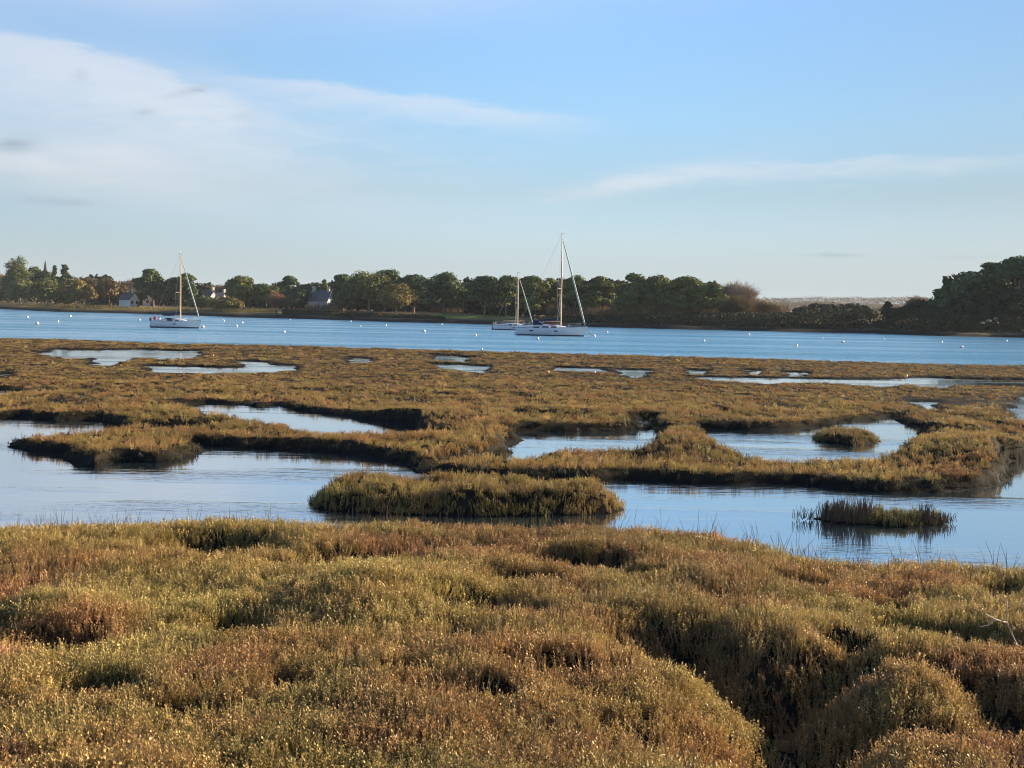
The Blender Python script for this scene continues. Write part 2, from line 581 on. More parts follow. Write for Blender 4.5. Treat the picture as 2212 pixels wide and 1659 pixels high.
P6 = Z([(1475, 814), (1575, 815), (1708, 817), (1841, 819), (1941, 819), (1985, 815), (2041, 816), (2212, 820), (2500, 826)], 0) + \
    Z([(2500, 840), (2212, 831), (2140, 829), (2075, 829), (2025, 834), (1975, 828.5), (1898, 832), (1858, 827.5), (1775, 822.5), (1681, 824), (1655, 827.5), (1608, 824), (1541, 819)], 0.185)
P7 = Z([(80, 765), (123, 753), (143, 756), (233, 756), (300, 754), (350, 757), (437, 759)], 0) + \
    Z([(433, 767), (377, 774), (343, 771), (300, 770), (213, 769), (143, 771)], 0.185)
P7B = Z([(187, 779), (227, 773), (295, 773)], 0) + Z([(240, 784), (205, 787)], 0.185)
P7C = Z([(317, 790), (400, 792), (513, 793), (517, 780), (580, 781), (595, 789), (650, 789)], 0) + Z([(640, 793), (587, 801), (440, 803), (340, 802)], 0.185)
P8 = Z([(-60, 816), (0, 809), (25, 803)], 0) + Z([(0, 817), (-60, 824)], 0.185)
P8B = Z([(-60, 842), (0, 841), (67, 849)], 0) + Z([(0, 852.5), (-60, 855)], 0.185)
P9 = Z([(936, 766), (985, 768), (1014, 771)], 0) + Z([(1011, 778), (937, 775.5)], 0.185)
P9B = Z([(924, 785), (987, 787), (1057, 792)], 0) + Z([(1047, 801), (1011, 799), (960, 793)], 0.185)
P9C = Z([(754, 772), (804, 775)], 0) + Z([(801, 781), (757, 779)], 0.185)
P10 = Z([(1331, 798), (1401, 800), (1400, 806)], 0) + Z([(1382, 814), (1350, 813), (1345, 806)], 0.185)
P12 = Z([(1488, 799), (1520, 800)], 0) + Z([(1518, 805), (1490, 804.5)], 0.185)
P13 = Z([(1614, 799), (1648, 800)], 0) + Z([(1645, 806), (1618, 805)], 0.185)
P14 = Z([(1690, 803), (1738, 804)], 0) + Z([(1733, 809.5), (1693, 809)], 0.185)
P15 = Z([(1200, 792.5), (1311, 797)], 0) + Z([(1305, 801.5), (1190, 797)], 0.185)
WATER = [world_poly(p, 0.16, 11 + i) for i, p in enumerate((W1, P1, P2, P2B, P3, P5, P4, P4B, P4C, P6, P7, P7B, P7C, P8, P8B, P9, P9B, P9C, P10, P12, P13, P14, P15))]

# hollows and hummocks: (picture x, y, half width, half height, depth or height)
PITS = [(470, 1172, 110, 30, .55), (800, 1206, 85, 22, .5), (1262, 1216, 85, 24, .5), (1050, 1348, 95, 34, .6), (1735, 1258, 48, 18, .45),
        (2050, 1368, 110, 30, .5), (1240, 1525, 110, 34, .5), (18, 1318, 42, 32, .45), (505, 1395, 55, 45, .35), (215, 1578, 55, 34, .4), (440, 1645, 80, 30, .4),
        (1050, 1605, 55, 32, .35), (1010, 1440, 50, 24, .35), (1575, 1320, 45, 15, .35), (1825, 1398, 40, 20, .35), (1915, 1308, 46, 18, .35),
        (2175, 1264, 50, 18, .4), (120, 1425, 60, 22, .3), (640, 1225, 60, 14, .25), (1140, 1270, 60, 16, .3), (620, 1560, 40, 26, .3), (880, 1540, 40, 24, .25),
        (1420, 1420, 50, 22, .3), (1380, 1250, 50, 14, .25)]
MPITS = [(1250, 807, 90, 5, .12), (892, 848, 75, 8, .35), (98, 826, 58, 5, .3), (153, 848, 60, 8, .35), (368, 856, 30, 5, .3), (1686, 861, 68, 7, .35), (2050, 852, 140, 10, .4),
         (1618, 886, 50, 4, .25), (330, 905, 100, 9, .35), (1560, 842, 60, 3, .2), (700, 832, 80, 3, .2), (560, 850, 50, 3, .2), (1300, 866, 60, 3, .2), (1150, 880, 50, 3, .2)]
HUMPS = [(1035, 940, 90, 24, .20), (1480, 945, 90, 26, .34), (2110, 964, 140, 26, .46), (830, 888, 190, 12, .26), (2050, 915, 110, 14, .25), (600, 950, 130, 16, .25), 
         (1985, 1560, 120, 50, .24), (150, 1440, 130, 50, .25), (850, 1400, 260, 70, .18)]
GULLIES = [([(1440, 1425), (1520, 1470), (1610, 1510), (1680, 1560), (1700, 1620), (1705, 1700), (1700, 1800)], .60, 0.52),
           ([(1620, 1500), (1760, 1478), (1900, 1468), (2050, 1490), (2150, 1540), (2230, 1600), (2330, 1640)], .42, 0.40),
           ([(1820, 1640), (1960, 1622), (2100, 1630), (2212, 1640)], .4, 0.3)]


# drained creeks of bare mud between the mats: picture line, width, depth (metres)
CREEKS = [([(862, 1000), (900, 994), (985, 984), (1075, 970), (1108, 968)], .42, .34), ([(868, 918), (960, 925), (1040, 932), (1112, 938)], .5, .30), ([(244, 920), (300, 915), (370, 912), (445, 909)], .6, .30),
          ([(1990, 928), (2080, 930), (2212, 926), (2300, 924)], .55, .30), ([(1405, 930), (1440, 922), (1480, 918), (1535, 924)], .5, .22),
          ([(0, 880), (90, 868), (200, 862), (330, 868), (400, 874)], .6, .2), ([(1000, 790), (1080, 800), (1180, 806), (1330, 806), (1480, 816)], 1.1, .14)]


def creek_cut(P):
    out = np.zeros(len(P))
    wv = 0.6 + 0.8 * fbm(P[:, 0] * .8, P[:, 1] * .8, 71, 3)
    for pts, wd, dep in CREEKS:
        ln = np.array([at(a, b, 0.28)[:2] for a, b in pts])
        lo, hi = ln.min(0) - 4, ln.max(0) + 4
        m = (P[:, 0] > lo[0]) & (P[:, 0] < hi[0]) & (P[:, 1] > lo[1]) & (P[:, 1] < hi[1])
        if m.any():
            out[m] = np.maximum(out[m], dep * np.exp(-(seg_dist(P[m], ln) / (wd * wv[m])) ** 3))
    return out


def ell(P, pts, zref, sgn):
    out = np.zeros(len(P))
    wob = 0.45 + 1.1 * fbm(P[:, 0] * 1.6, P[:, 1] * 1.6, 91, 3)
    for (px, py, hw, hh, amp) in pts:
        c = at(px, py, zref)
        d = np.hypot(c[0], c[1])
        rx, ry = hw * d / FPX, hh * d * d / (FPX * (CAMH - zref))
        yaw = math.atan2(c[0], c[1])
        X, Y = P[:, 0] - c[0], P[:, 1] - c[1]
        u, v = X * cos(yaw) - Y * sin(yaw), X * sin(yaw) + Y * cos(yaw)
        q = ((u / rx) ** 2 + (v / ry) ** 2) * (wob if sgn < 0 else 1)
        out += sgn * amp * np.exp(-q ** 1.6)
    return out


def seg_dist(P, line_):
    A, B = line_[:-1], line_[1:]
    D = P[:, None, :] - A[None]
    E = B - A
    t = np.clip((D * E[None]).sum(2) / ((E ** 2).sum(1) + 1e-9), 0, 1)
    q = D - t[..., None] * E[None]
    return np.sqrt((q ** 2).sum(2)).min(1)


def land_height(P):
    """ground height of the marsh at the points P and the distance to the nearest shore (positive on land)"""
    sd = sd_poly(P, marsh_poly)
    for wp in WATER:
        lo, hi = np.min(wp, 0) - 3, np.max(wp, 0) + 3
        near = ((P[:, 0] > lo[0]) & (P[:, 0] < hi[0]) & (P[:, 1] > lo[1]) & (P[:, 1] < hi[1]))
        if near.any():
            s = sd.copy()
            s[near] = -sd_poly(P[near], wp)
            sd = np.where(near, np.minimum(sd, s), sd)
    r = np.hypot(P[:, 0], P[:, 1])
    x, y = P[:, 0], P[:, 1]
    sd = sd + np.where(r > 22, (fbm(x * 0.9, y * 0.9, 15, 4) - 0.5) * (0.7 + 0.9 * sstep(r, 45, 75)), 0)
    n1 = fbm(x * 0.16, y * 0.16, 3, 3)
    n2 = fbm(x * 0.75, y * 0.75, 9, 4)
    n3 = fbm(x * 2.1, y * 2.1, 21, 3)
    bank = 0.17 + 0.14 * n1 - 0.15 * sstep(r, 36, 78)
    width = 0.26 + 0.34 * n2 + 0.10 * sstep(r, 30, 80)
    h = bank * sstep(sd, 0.0, width) + np.where(sd < 0, -0.35 * sstep(-sd, 0, 0.7), 0)
    inland = sstep(sd, 0.3, 2.0)
    near = 1 - sstep(r, 17, 21)
    h += inland * ((n2 - 0.5) * (0.20 + 0.02 * near - 0.13 * sstep(r, 36, 78)) + (n1 - 0.5) * (0.18 - 0.12 * sstep(r, 36, 78)))
    creek = fbm(x * 0.22 + 40, y * 0.13, 31, 3)
    h -= (1 - near) * sstep(sd, 0.8, 2.0) * (0.2 - 0.12 * sstep(r, 36, 78)) * np.exp(-((creek - 0.5) / 0.022) ** 2)
    h += sstep(sd, 0.05, 0.6) * (n3 - 0.5) * (0.06 + 0.07 * near)
    # the bank the camera stands on
    rise = np.interp(r, [0, 3, 5.5, 8, 11, 15, 18.5, 21], [2.35, 2.0, 1.34, 1.05, 0.86, 0.70, 0.58, 0.15])
    h += near * sstep(sd, 0, 0.5) * (rise * 0.82 + 0.02) * (1 - 0.22 * sstep(x, 1.0, 5.0))
    land = sstep(sd, 0.0, 0.5)
    h += land * near * ell(P, [(a, b, c * 1.2, d * .7, e) for a, b, c, d, e in PITS], 0.8, -1.3) + land * (1 - near) * ell(P, MPITS, 0.4, -1) + land * ell(P, HUMPS, 0.45, 1)
    h -= land * creek_cut(P)
    nr = r < 14
    if nr.any():
        for pts, wd, dep in GULLIES:
            ln = np.array([at(a, b, 0.75)[:2] for a, b in pts])
            dd = seg_dist(P[nr], ln) + (n2[nr] - 0.5) * 0.35
            h[nr] -= dep * np.exp(-(np.maximum(dd, 0) / wd) ** 2.4)
    h = np.where(sd > 0, np.maximum(h, 0.02 + 0.06 * sstep(sd, 0, .4)), np.minimum(h, -0.02))
    return h, sd


# polar grid of the ground, also used to look heights up
NR, NA = 620, 900
RR = np.exp(np.linspace(math.log(3.0), math.log(150.0), NR))
AA = np.linspace(R(-58), R(58), NA)
gr, ga = np.meshgrid(RR, AA, indexing='ij')
GP = np.stack([gr.ravel() * np.sin(ga.ravel()), gr.ravel() * np.cos(ga.ravel())], 1)
GH, GS = land_height(GP)
GH2, GS2 = GH.reshape(NR, NA), GS.reshape(NR, NA)
ii, jj = np.meshgrid(np.arange(NR - 1), np.arange(NA - 1), indexing='ij')
q0 = (ii * NA + jj).ravel()
quads = np.stack([q0, q0 + 1, q0 + NA + 1, q0 + NA], 1)
keep = GH[quads].max(1) > -0.33
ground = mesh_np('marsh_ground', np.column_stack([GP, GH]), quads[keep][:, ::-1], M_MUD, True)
tag(ground, 'brown muddy salt marsh ground between the water channels', None, None, 'structure')


def lookup(P):
    r, a = np.hypot(P[:, 0], P[:, 1]), np.arctan2(P[:, 0], P[:, 1])
    fi = np.clip((np.log(r) - math.log(3.0)) / (math.log(150.0 / 3.0)) * (NR - 1), 0, NR - 1.001)
    fj = np.clip((a + R(58)) / R(116) * (NA - 1), 0, NA - 1.001)
    i, j = fi.astype(int), fj.astype(int)
    u, v = fi - i, fj - j

    def g(A):
        return (A[i, j] * (1 - u) + A[i + 1, j] * u) * (1 - v) + (A[i, j + 1] * (1 - u) + A[i + 1, j + 1] * u) * v
    return g(GH2), g(GS2)


# ------------------------------------------------------------------ water
def sheet(name, outline, z, mat, label):
    b = MB()
    b.face([(p[0], p[1], z) for p in outline])
    return tag(b.build(name, mat, None, False), label, None, None, 'structure')


inner = [np.array(p) * (1 - 2.2 / np.hypot(*p)) for p in edge_w]
sheet('channel_water', [(-140, 2), (140, 2)] + [tuple(p) for p in inner[::-1]], 0.0, M_CHAN, 'calm reflecting water in the marsh channels and pools')
sheet('bay_water', [tuple(p) for p in inner] + [(900, 160), (900, 700), (-900, 900), (-900, 200)], -0.004, M_BAY, 'rippled blue water of the bay')

# ------------------------------------------------------------------ salt marsh plants
PAL = {k: np.array(v) for k, v in dict(olive=(0.28, 0.225, 0.080), lime=(0.42, 0.345, 0.12), gold=(0.43, 0.295, 0.115), rust=(0.36, 0.185, 0.085),
                                       pink=(0.46, 0.20, 0.13), dull=(0.18, 0.165, 0.065), straw=(0.5, 0.36, 0.18), umber=(0.27, 0.15, 0.08)).items()}


def sprig_proto(name, seed, stems, per, rad, hgt, ll, lw):
    """a small tuft of upright stems set with fleshy leaves"""
    rg = np.random.default_rng(seed)
    V, Fq, var = [], [], []
    for s in range(stems):
        a, q = rg.uniform(0, 2 * pi), rad * math.sqrt(rg.uniform(0, 1))
        base = np.array([q * cos(a), q * sin(a), -0.03])
        top = base + np.array([rg.normal(0, rad * .45), rg.normal(0, rad * .45), hgt * rg.uniform(0.62, 1.1)])
        sv = rg.uniform(0.2, 0.8)
        w = 0.0035
        b = len(V)
        V += [base + (w, 0, 0), base - (w, 0, 0), top - (w * .5, 0, 0), top + (w * .5, 0, 0)]
        Fq.append((b, b + 1, b + 2, b + 3)); var.append(0.15)
        for k in range(per):
            t = (k + rg.uniform(0, 1)) / per
            t = 0.18 + 0.85 * t
            c = base + (top - base) * t
            az = k * 2.4 + rg.uniform(-.6, .6)
            el = rg.uniform(0.1, 1.15)
            d = np.array([cos(az) * cos(el), sin(az) * cos(el), sin(el)])
            sd_ = np.cross(d, (0, 0, 1.0)); sd_ /= np.linalg.norm(sd_) + 1e-9
            sd_ = sd_ * cos(.5) + np.cross(d, sd_) * sin(rg.uniform(-1, 1))
            L, Wd = ll * rg.uniform(.7, 1.25) * (1.1 - .35 * t), lw * rg.uniform(.75, 1.2)
            b = len(V)
            V += [c, c + d * L * .55 + sd_ * Wd * .5, c + d * L, c + d * L * .55 - sd_ * Wd * .5]
            Fq.append((b, b + 1, b + 2, b + 3))
            var.append(np.clip(sv * .4 + .6 * rg.uniform(0, 1), 0, 1))
    me_o = mesh_np(name, V, Fq, M_LEAF, False, {'leafvar': ('FACE', 'FLOAT', var)})
    COL.objects.unlink(me_o)
    return me_o


PROTO_NEAR = [sprig_proto('leafy_sprig', 100 + k, 8, 15, 0.06, 0.165, 0.021, 0.0105) for k in range(5)]
PROTO_FINE = [sprig_proto('wispy_sprig', 200 + k, 11, 10, 0.06, 0.18, 0.021, 0.006) for k in range(3)]
ALLP = PROTO_NEAR + PROTO_FINE


def scatter(name, P, scl, rot, tint, idx, parent=None):
    """one stuff object: an instance of a small tuft on each point"""
    o = mesh_np(name, P, np.zeros((0, 4), int), None, False,
                {'scl': ('POINT', 'FLOAT_VECTOR', scl), 'rot': ('POINT', 'FLOAT_VECTOR', rot),
                 'tint': ('POINT', 'FLOAT_COLOR', np.column_stack([tint, np.ones(len(P))])), 'pick': ('POINT', 'FLOAT', idx)}, parent)
    g = bpy.data.node_groups.new(name, 'GeometryNodeTree')
    g.interface.new_socket('Geometry', in_out='INPUT', socket_type='NodeSocketGeometry')
    g.interface.new_socket('Geometry', in_out='OUTPUT', socket_type='NodeSocketGeometry')
    T = NT(g)
    gi, go = T.n('NodeGroupInput'), T.n('NodeGroupOutput')
    join = T.n('GeometryNodeJoinGeometry')
    for p in reversed(ALLP):
        oi = T.n('GeometryNodeObjectInfo')
        oi.inputs['Object'].default_value = p
        oi.inputs['As Instance'].default_value = True
        g.links.new(oi.outputs['Geometry'], join.inputs[0])
    iop = T.n('GeometryNodeInstanceOnPoints')

    def na(nm, typ):
        nd = T.n('GeometryNodeInputNamedAttribute', data_type=typ)
        nd.inputs['Name'].default_value = nm
        return nd.outputs['Attribute']
    m2p = T.n('GeometryNodeMeshToPoints')
    g.links.new(gi.outputs[0], m2p.inputs['Mesh'])
    g.links.new(m2p.outputs[0], iop.inputs['Points'])
    g.links.new(join.outputs[0], iop.inputs['Instance'])
    iop.inputs['Pick Instance'].default_value = True
    f2i = T.n('FunctionNodeFloatToInt')
    g.links.new(na('pick', 'FLOAT'), f2i.inputs[0])
    g.links.new(f2i.outputs[0], iop.inputs['Instance Index'])
    e2r = T.n('FunctionNodeEulerToRotation')
    g.links.new(na('rot', 'FLOAT_VECTOR'), e2r.inputs[0])
    g.links.new(e2r.outputs[0], iop.inputs['Rotation'])
    g.links.new(na('scl', 'FLOAT_VECTOR'), iop.inputs['Scale'])
    g.links.new(iop.outputs[0], go.inputs[0])
    md = o.modifiers.new('plants', 'NODES')
    md.node_group = g
    return o


def tint_for(P, r, rg, near):
    x, y = P[:, 0], P[:, 1]
    t1 = fbm(x * 0.35 + 5, y * 0.35, 41, 3)
    t2 = fbm(x * 1.3, y * 1.3, 51, 3)
    t3 = fbm(x * 0.55 - 7, y * 0.8, 61, 3)
    w = {}
    w['gold'] = np.full(len(P), 1.0)
    w['lime'] = 3.2 * sstep(t1, 0.47, 0.64) * (0.9 if near else 0.22)
    w['olive'] = 2.2 * sstep(t2, 0.48, 0.66)
    w['rust'] = 2.2 * sstep(t3, 0.47, 0.64) * (0.8 if near else 0.75)
    w['umber'] = 1.3 * sstep(1 - t2, 0.48, 0.66)
    w['dull'] = 1.0 * sstep(1 - t1, 0.50, 0.7)
    c = np.zeros((len(P), 3))
    tot = np.zeros(len(P))
    for k, v in w.items():
        v = v * rg.uniform(0.2, 1.8, len(P))
        c += PAL[k] * v[:, None]
        tot += v
    c /= tot[:, None]
    if near:
        for (px, py, hw, hh, cn, am) in [(40, 1255, 90, 40, 'pink', .6), (200, 1385, 80, 32, 'pink', .5), (10, 1475, 45, 26, 'pink', .7), (500, 1280, 320, 45, 'lime', .55),
                                         (300, 1320, 150, 40, 'lime', .4), (120, 1560, 200, 80, 'lime', .5), (1250, 1440, 420, 90, 'gold', .5), (1150, 1580, 350, 80, 'gold', .5), (900, 1300, 200, 30, 'lime', .35),
                                         (300, 1205, 260, 26, 'rust', .5), (1000, 1180, 260, 26, 'umber', .4), (1560, 1400, 200, 50, 'umber', .45), (1990, 1540, 110, 40, 'lime', .5), (2170, 1500, 80, 90, 'rust', .45)]:
            q = at(px, py, 0.85)
            d = np.hypot(q[0], q[1])
            e = np.exp(-(((x - q[0]) / (hw * d / FPX)) ** 2 + ((y - q[1]) / (hh * d * d / FPX / 3.2)) ** 2))
            e = (e * am * rg.uniform(.5, 1.3, len(P)))[:, None].clip(0, 1)
            c = c * (1 - e) + PAL[cn] * e
    if not near:
        c = c * np.array((1.18, 1.14, 1.04))
    else:
        c = c * np.array((1.13, 1.10, 1.08))
    return c * rg.lognormal(0, 0.20, len(P))[:, None]


def sample_polar(n, r0, r1, powr, amax, rg):
    """points whose density falls with distance as r**powr"""
    k = powr + 2
    u = rg.uniform(0, 1, n)
    r = (r0 ** k + u * (r1 ** k - r0 ** k)) ** (1 / k) if abs(k) > 1e-6 else r0 * (r1 / r0) ** u
    a = rg.uniform(-amax, amax, n)
    return np.stack([r * np.sin(a), r * np.cos(a)], 1), r


def plant(name, P, r, h, near, seed, smul=1.0, fine=0.25, lower=0.04, parent=None, tint=None):
    rg = np.random.default_rng(seed)
    n = len(P)
    s = np.where(r < 18, 1.0, (np.maximum(r, 18) / 18) ** 0.85) * smul
    hz = s ** -0.06 * (1 - 0.42 * sstep(r, 36, 78)) * rg.uniform(0.75, 1.3, n)
    scl = np.column_stack([s, s, hz]) * rg.uniform(0.85, 1.25, n)[:, None]
    rot = np.column_stack([rg.normal(0, 0.16, n), rg.normal(0, 0.16, n), rg.uniform(0, 2 * pi, n)])
    idx = np.where(rg.uniform(0, 1, n) < fine, rg.integers(5, 8, n), rg.integers(0, 5, n))
    if tint is None:
        tint = tint_for(P, r, rg, near)
    return scatter(name, np.column_stack([P, h - lower]), scl, rot, tint, idx, parent)


rg = np.random.default_rng(17)
Pn, rn = sample_polar(118000, 4.6, 21.5, -0.35, R(50), rg)
hn, sn = lookup(Pn)
thin = fbm(Pn[:, 0] * 1.1, Pn[:, 1] * 1.1, 77, 3)
k = (sn > 0.08) & (thin + rg.normal(0, .12, len(Pn)) > 0.20)
bare = -ell(Pn, [(a, b, c * 1.2, d * .7, e) for a, b, c, d, e in PITS], 0.8, -1)
for pts, wd, dep in GULLIES:
    bare = np.maximum(bare, 0.55 * np.exp(-(seg_dist(Pn, np.array([at(a, b, 0.75)[:2] for a, b in pts])) / (wd * .8)) ** 2))
k &= rg.uniform(0, 1, len(Pn)) > np.clip(bare * 1.7 - .12, 0, .72)
Pn, rn, hn = Pn[k], rn[k], hn[k]
tag(plant('saltmarsh_scrub', Pn, rn, hn, True, 5, 1.0, 0.3), 'knee high olive and rust salt marsh scrub covering the near bank', None, None, 'stuff')
Pm, rm = sample_polar(105000, 20.5, 140, -1.75, R(39), rg)
hm, sm = lookup(Pm)
thin = fbm(Pm[:, 0] * 0.9, Pm[:, 1] * 0.9, 78, 3)
bare = np.clip(-ell(Pm, MPITS, 0.4, -1) * 2.6 + creek_cut(Pm) * 4.0 - .1, 0, .93)
foot = np.where(sm > 0.34, 1.0, np.where(sm > .03, 0.55, 0.0))
k = (rg.uniform(0, 1, len(Pm)) < foot * (1 - bare)) & (thin + rg.normal(0, .1, len(Pm)) > 0.16)
Pm, rm, hm, sm = Pm[k], rm[k], hm[k], sm[k]
low = (1 - sstep(sm, 0.25, 0.5))[:, None]                 # shade of the bank foot put into plant colour, near black by the water
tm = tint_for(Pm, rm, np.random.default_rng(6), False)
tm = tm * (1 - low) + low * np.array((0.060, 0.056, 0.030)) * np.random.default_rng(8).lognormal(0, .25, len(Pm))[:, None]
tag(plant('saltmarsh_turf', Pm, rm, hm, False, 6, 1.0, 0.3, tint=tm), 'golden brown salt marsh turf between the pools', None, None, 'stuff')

# stray dry stems that stand above the scrub
rg = np.random.default_rng(23)
Ps, rs = sample_polar(6500, 5.5, 24, -0.2, R(34), rg)
hs, ss_ = lookup(Ps)
k = (ss_ > 0.03) & (((ss_ < 0.9) & (rg.uniform(0, 1, len(Ps)) < 0.5)) | (fbm(Ps[:, 0] * .5, Ps[:, 1] * .7, 99, 3) + rg.normal(0, .07, len(Ps)) > 0.56))
edge_ = ss_[k] < 0.9
V, Fq = [], []
for p, h, eg in zip(Ps[k], hs[k], edge_):
    b0 = np.array([p[0], p[1], h])
    for q in range(rg.integers(1, 4)):
        d = np.array([rg.normal(0, .10), rg.normal(0, .10), rg.uniform(.24, .46) if eg else rg.uniform(.17, .30)])
        mid, tip = b0 + d * .55, b0 + d + (rg.normal(0, .03), rg.normal(0, .03), 0)
        w = rg.uniform(.0018, .0035)
        for (u, v, wu, wv) in ((b0, mid, w, w), (mid, tip, w, w * .4)):
            for ax in (np.array((1, 0, 0)), np.array((0, 1, 0))):
                i = len(V)
                V += [u - ax * wu, u + ax * wu, v + ax * wv, v - ax * wv]
                Fq.append((i, i + 1, i + 2, i + 3))
tag(mesh_np('dry_grass', V, Fq, M_STICK), 'thin dry stems standing out of the scrub along the channel', None, None, 'stuff')


# ------------------------------------------------------------------ islets: a mud body and its plants
def islet(name, label, tri, hgt, width, seed, n, cat='islet', stems=None, tintmix=None, smul=1.0, jit=0.1):
    poly = [at(*t)[:2] for t in tri]
    poly = jag(poly, 0.05, seed)
    c = np.mean(poly, 0)
    root = empty(name, (c[0], c[1], 0))
    tag(root, label, cat)
    lo, hi = np.min(poly, 0) - 0.5, np.max(poly, 0) + 0.5
    step = max(0.05, (hi - lo).max() / 130)
    xs, ys = np.arange(lo[0], hi[0], step), np.arange(lo[1], hi[1], step)
    X, Y = np.meshgrid(xs, ys)
    P = np.stack([X.ravel(), Y.ravel()], 1)

    def hh(P):
        sd = sd_poly(P, poly)
        n2 = fbm(P[:, 0] * 1.2, P[:, 1] * 1.2, seed, 4)
        return np.where(sd > 0, hgt * sstep(sd, 0, width) * (0.6 + 0.8 * n2) + 0.01, -0.3 * sstep(-sd, 0, .4)), sd
    H, sd = hh(P)
    nx, ny = len(xs), len(ys)
    i, j = np.meshgrid(np.arange(ny - 1), np.arange(nx - 1), indexing='ij')
    q = (i * nx + j).ravel()
    qd = np.stack([q, q + 1, q + nx + 1, q + nx], 1)
    qd = qd[H[qd].max(1) > -0.28]
    mesh_np('mud_bank', np.column_stack([P - c, H]), qd, M_MUD, True, None, root)
    rg = np.random.default_rng(seed)
    Q = rg.uniform(lo, hi, (n, 2))
    hq, sq = hh(Q)
    kk = sq > 0.02
    Q, hq = Q[kk], hq[kk]
    r = np.hypot(Q[:, 0], Q[:, 1])
    t = tint_for(Q, r, rg, False)
    if tintmix is not None:
        t = t * (1 - tintmix[1]) + PAL[tintmix[0]] * tintmix[1] * rg.lognormal(0, .2, len(Q))[:, None]
    pl = plant('plants', Q - c, r, hq, False, seed + 1, smul, 0.25, 0.03, root, t)
    pl['kind'] = 'stuff'
    if stems:
        V, Fq = [], []
        for (px, py, hw, cnt, sh) in stems:
            for _ in range(cnt):
                b0 = at(px + rg.normal(0, hw), py + rg.normal(0, 2.5), 0.03) - np.array([c[0], c[1], 0])
                d = np.array([rg.normal(0, .05), rg.normal(0, .05), sh * rg.uniform(.55, 1.1)])
                w = rg.uniform(.003, .007)
                for ax in (np.array((1, 0, 0)), np.array((0, 1, 0))):
                    i = len(V)
                    V += [b0 - ax * w, b0 + ax * w, b0 + d + ax * w * .4, b0 + d - ax * w * .4]
                    Fq.append((i, i + 1, i + 2, i + 3))
        st = mesh_np('rushes', V, Fq, M_RUSH, False, None, root)
        st['kind'] = 'stuff'
    return root


islet('marsh_islet', 'long oval islet bushy with olive and brown plants in the middle of the channel',
      Z([(668, 1086), (683, 1101), (737, 1106), (837, 1112), (940, 1114), (1070, 1116), (1237, 1113), (1324, 1110), (1347, 1101)], 0) +
      Z([(1337, 1088), (1304, 1078), (1254, 1074), (1204, 1080), (1160, 1074), (1037, 1064), (887, 1060), (760, 1062), (693, 1072)], 0.0), 0.36, 0.5, 31, 2600, smul=1.0, tintmix=('dull', 0.3))
islet('rush_islet', 'low dark islet with tall rushes, alone in open channel water',
      Z([(1752, 1121), (1800, 1127), (1840, 1130), (1881, 1134), (1918, 1138), (1958, 1140), (2008, 1137), (2050, 1129), (2020, 1120), (1940, 1117), (1870, 1115), (1800, 1114)], 0.0),
      0.10, 0.3, 37, 1100, stems=[(1790, 1120, 9, 130, .34), (1815, 1124, 10, 150, .40), (1862, 1126, 15, 210, .44), (1740, 1120, 14, 50, .22), (2002, 1128, 9, 110, .34), (2038, 1128, 14, 90, .22), (1930, 1129, 32, 90, .22)],
      tintmix=('dull', 0.9), smul=0.7)
islet('marsh_islet', 'small dark islet inside the bright pool behind the long bank',
      Z([(1753, 944), (1765, 954), (1808, 957), (1851, 965), (1885, 959), (1905, 953), (1880, 947), (1858, 944), (1800, 941)], 0.0), 0.22, 0.4, 41, 700, tintmix=('dull', 0.5), smul=0.8)

# ------------------------------------------------------------------ the far shore
SHORE = [(-700, 651), (-300, 659), (0, 667), (123, 673.5), (319, 678), (542, 686), (660, 689), (856, 695.5), (1030, 700), (1265, 706), (1464, 711.5), (1700, 716.5), (1897, 720.5), (2037, 726), (2212, 729), (2500, 736), (2900, 746)]
shore_w = np.array([at(x, y, 0)[:2] for x, y in SHORE])
shore_w = np.vstack([[(-700, shore_w[0, 1] + 20)], shore_w, [(500, shore_w[-1, 1] - 10)]])


def yshore(x):
    x = np.asarray(x, float)
    return np.interp(x, shore_w[:, 0], shore_w[:, 1]) + (fbm(x * 0.05, x * 0.0 + 3, 5, 3) - 0.5) * 5


def zfar(x, y):
    x, y = np.asarray(x, float), np.asarray(y, float)
    t = y - yshore(x)
    z = np.interp(t, [-12, 0, 2.5, 8, 30, 120, 400, 1200, 3000], [-1.2, -0.05, 0.7, 1.1, 1.9, 3.2, 5.5, 8, 12])
    return z + np.clip(t / 10, 0, 1) * (fbm(x * 0.06, y * 0.06, 8, 3) - 0.5) * 0.9


tt = np.concatenate([np.linspace(-12, 12, 25), np.linspace(15, 130, 30), np.geomspace(140, 2600, 26)])
xx = np.linspace(-520, 420, 260)
XX, TT = np.meshgrid(xx, tt)
XX = XX * (1 + np.maximum(TT, 0) / 900)
YY = yshore(np.clip(XX, -520, 420)) + TT
ZZ = zfar(XX, YY)
n0, n1 = XX.shape
i, j = np.meshgrid(np.arange(n0 - 1), np.arange(n1 - 1), indexing='ij')
q = (i * n1 + j).ravel()
tag(mesh_np('far_shore', np.column_stack([XX.ravel(), YY.ravel(), ZZ.ravel()]), np.stack([q, q + 1, q + n1 + 1, q + n1], 1), M_SHORE, True),
    'low sandy and weedy shore across the bay', None, None, 'structure')
# the bright mown field between the trunks
fx = np.linspace(at_d(935, 690, 350)[0], at_d(1118, 690, 330)[0], 30)
ft = np.linspace(9, 55, 14)
FX, FT = np.meshgrid(fx, ft)
FY = yshore(FX) + FT
i, j = np.meshgrid(np.arange(13), np.arange(29), indexing='ij')
q = (i * 30 + j).ravel()
tag(mesh_np('grass_field', np.column_stack([FX.ravel(), FY.ravel(), zfar(FX, FY).ravel() + 0.06]), np.stack([q, q + 1, q + 31, q + 30], 1), M_MEADOW, True),
    'bright yellow green field on the far shore', None, None, 'structure')
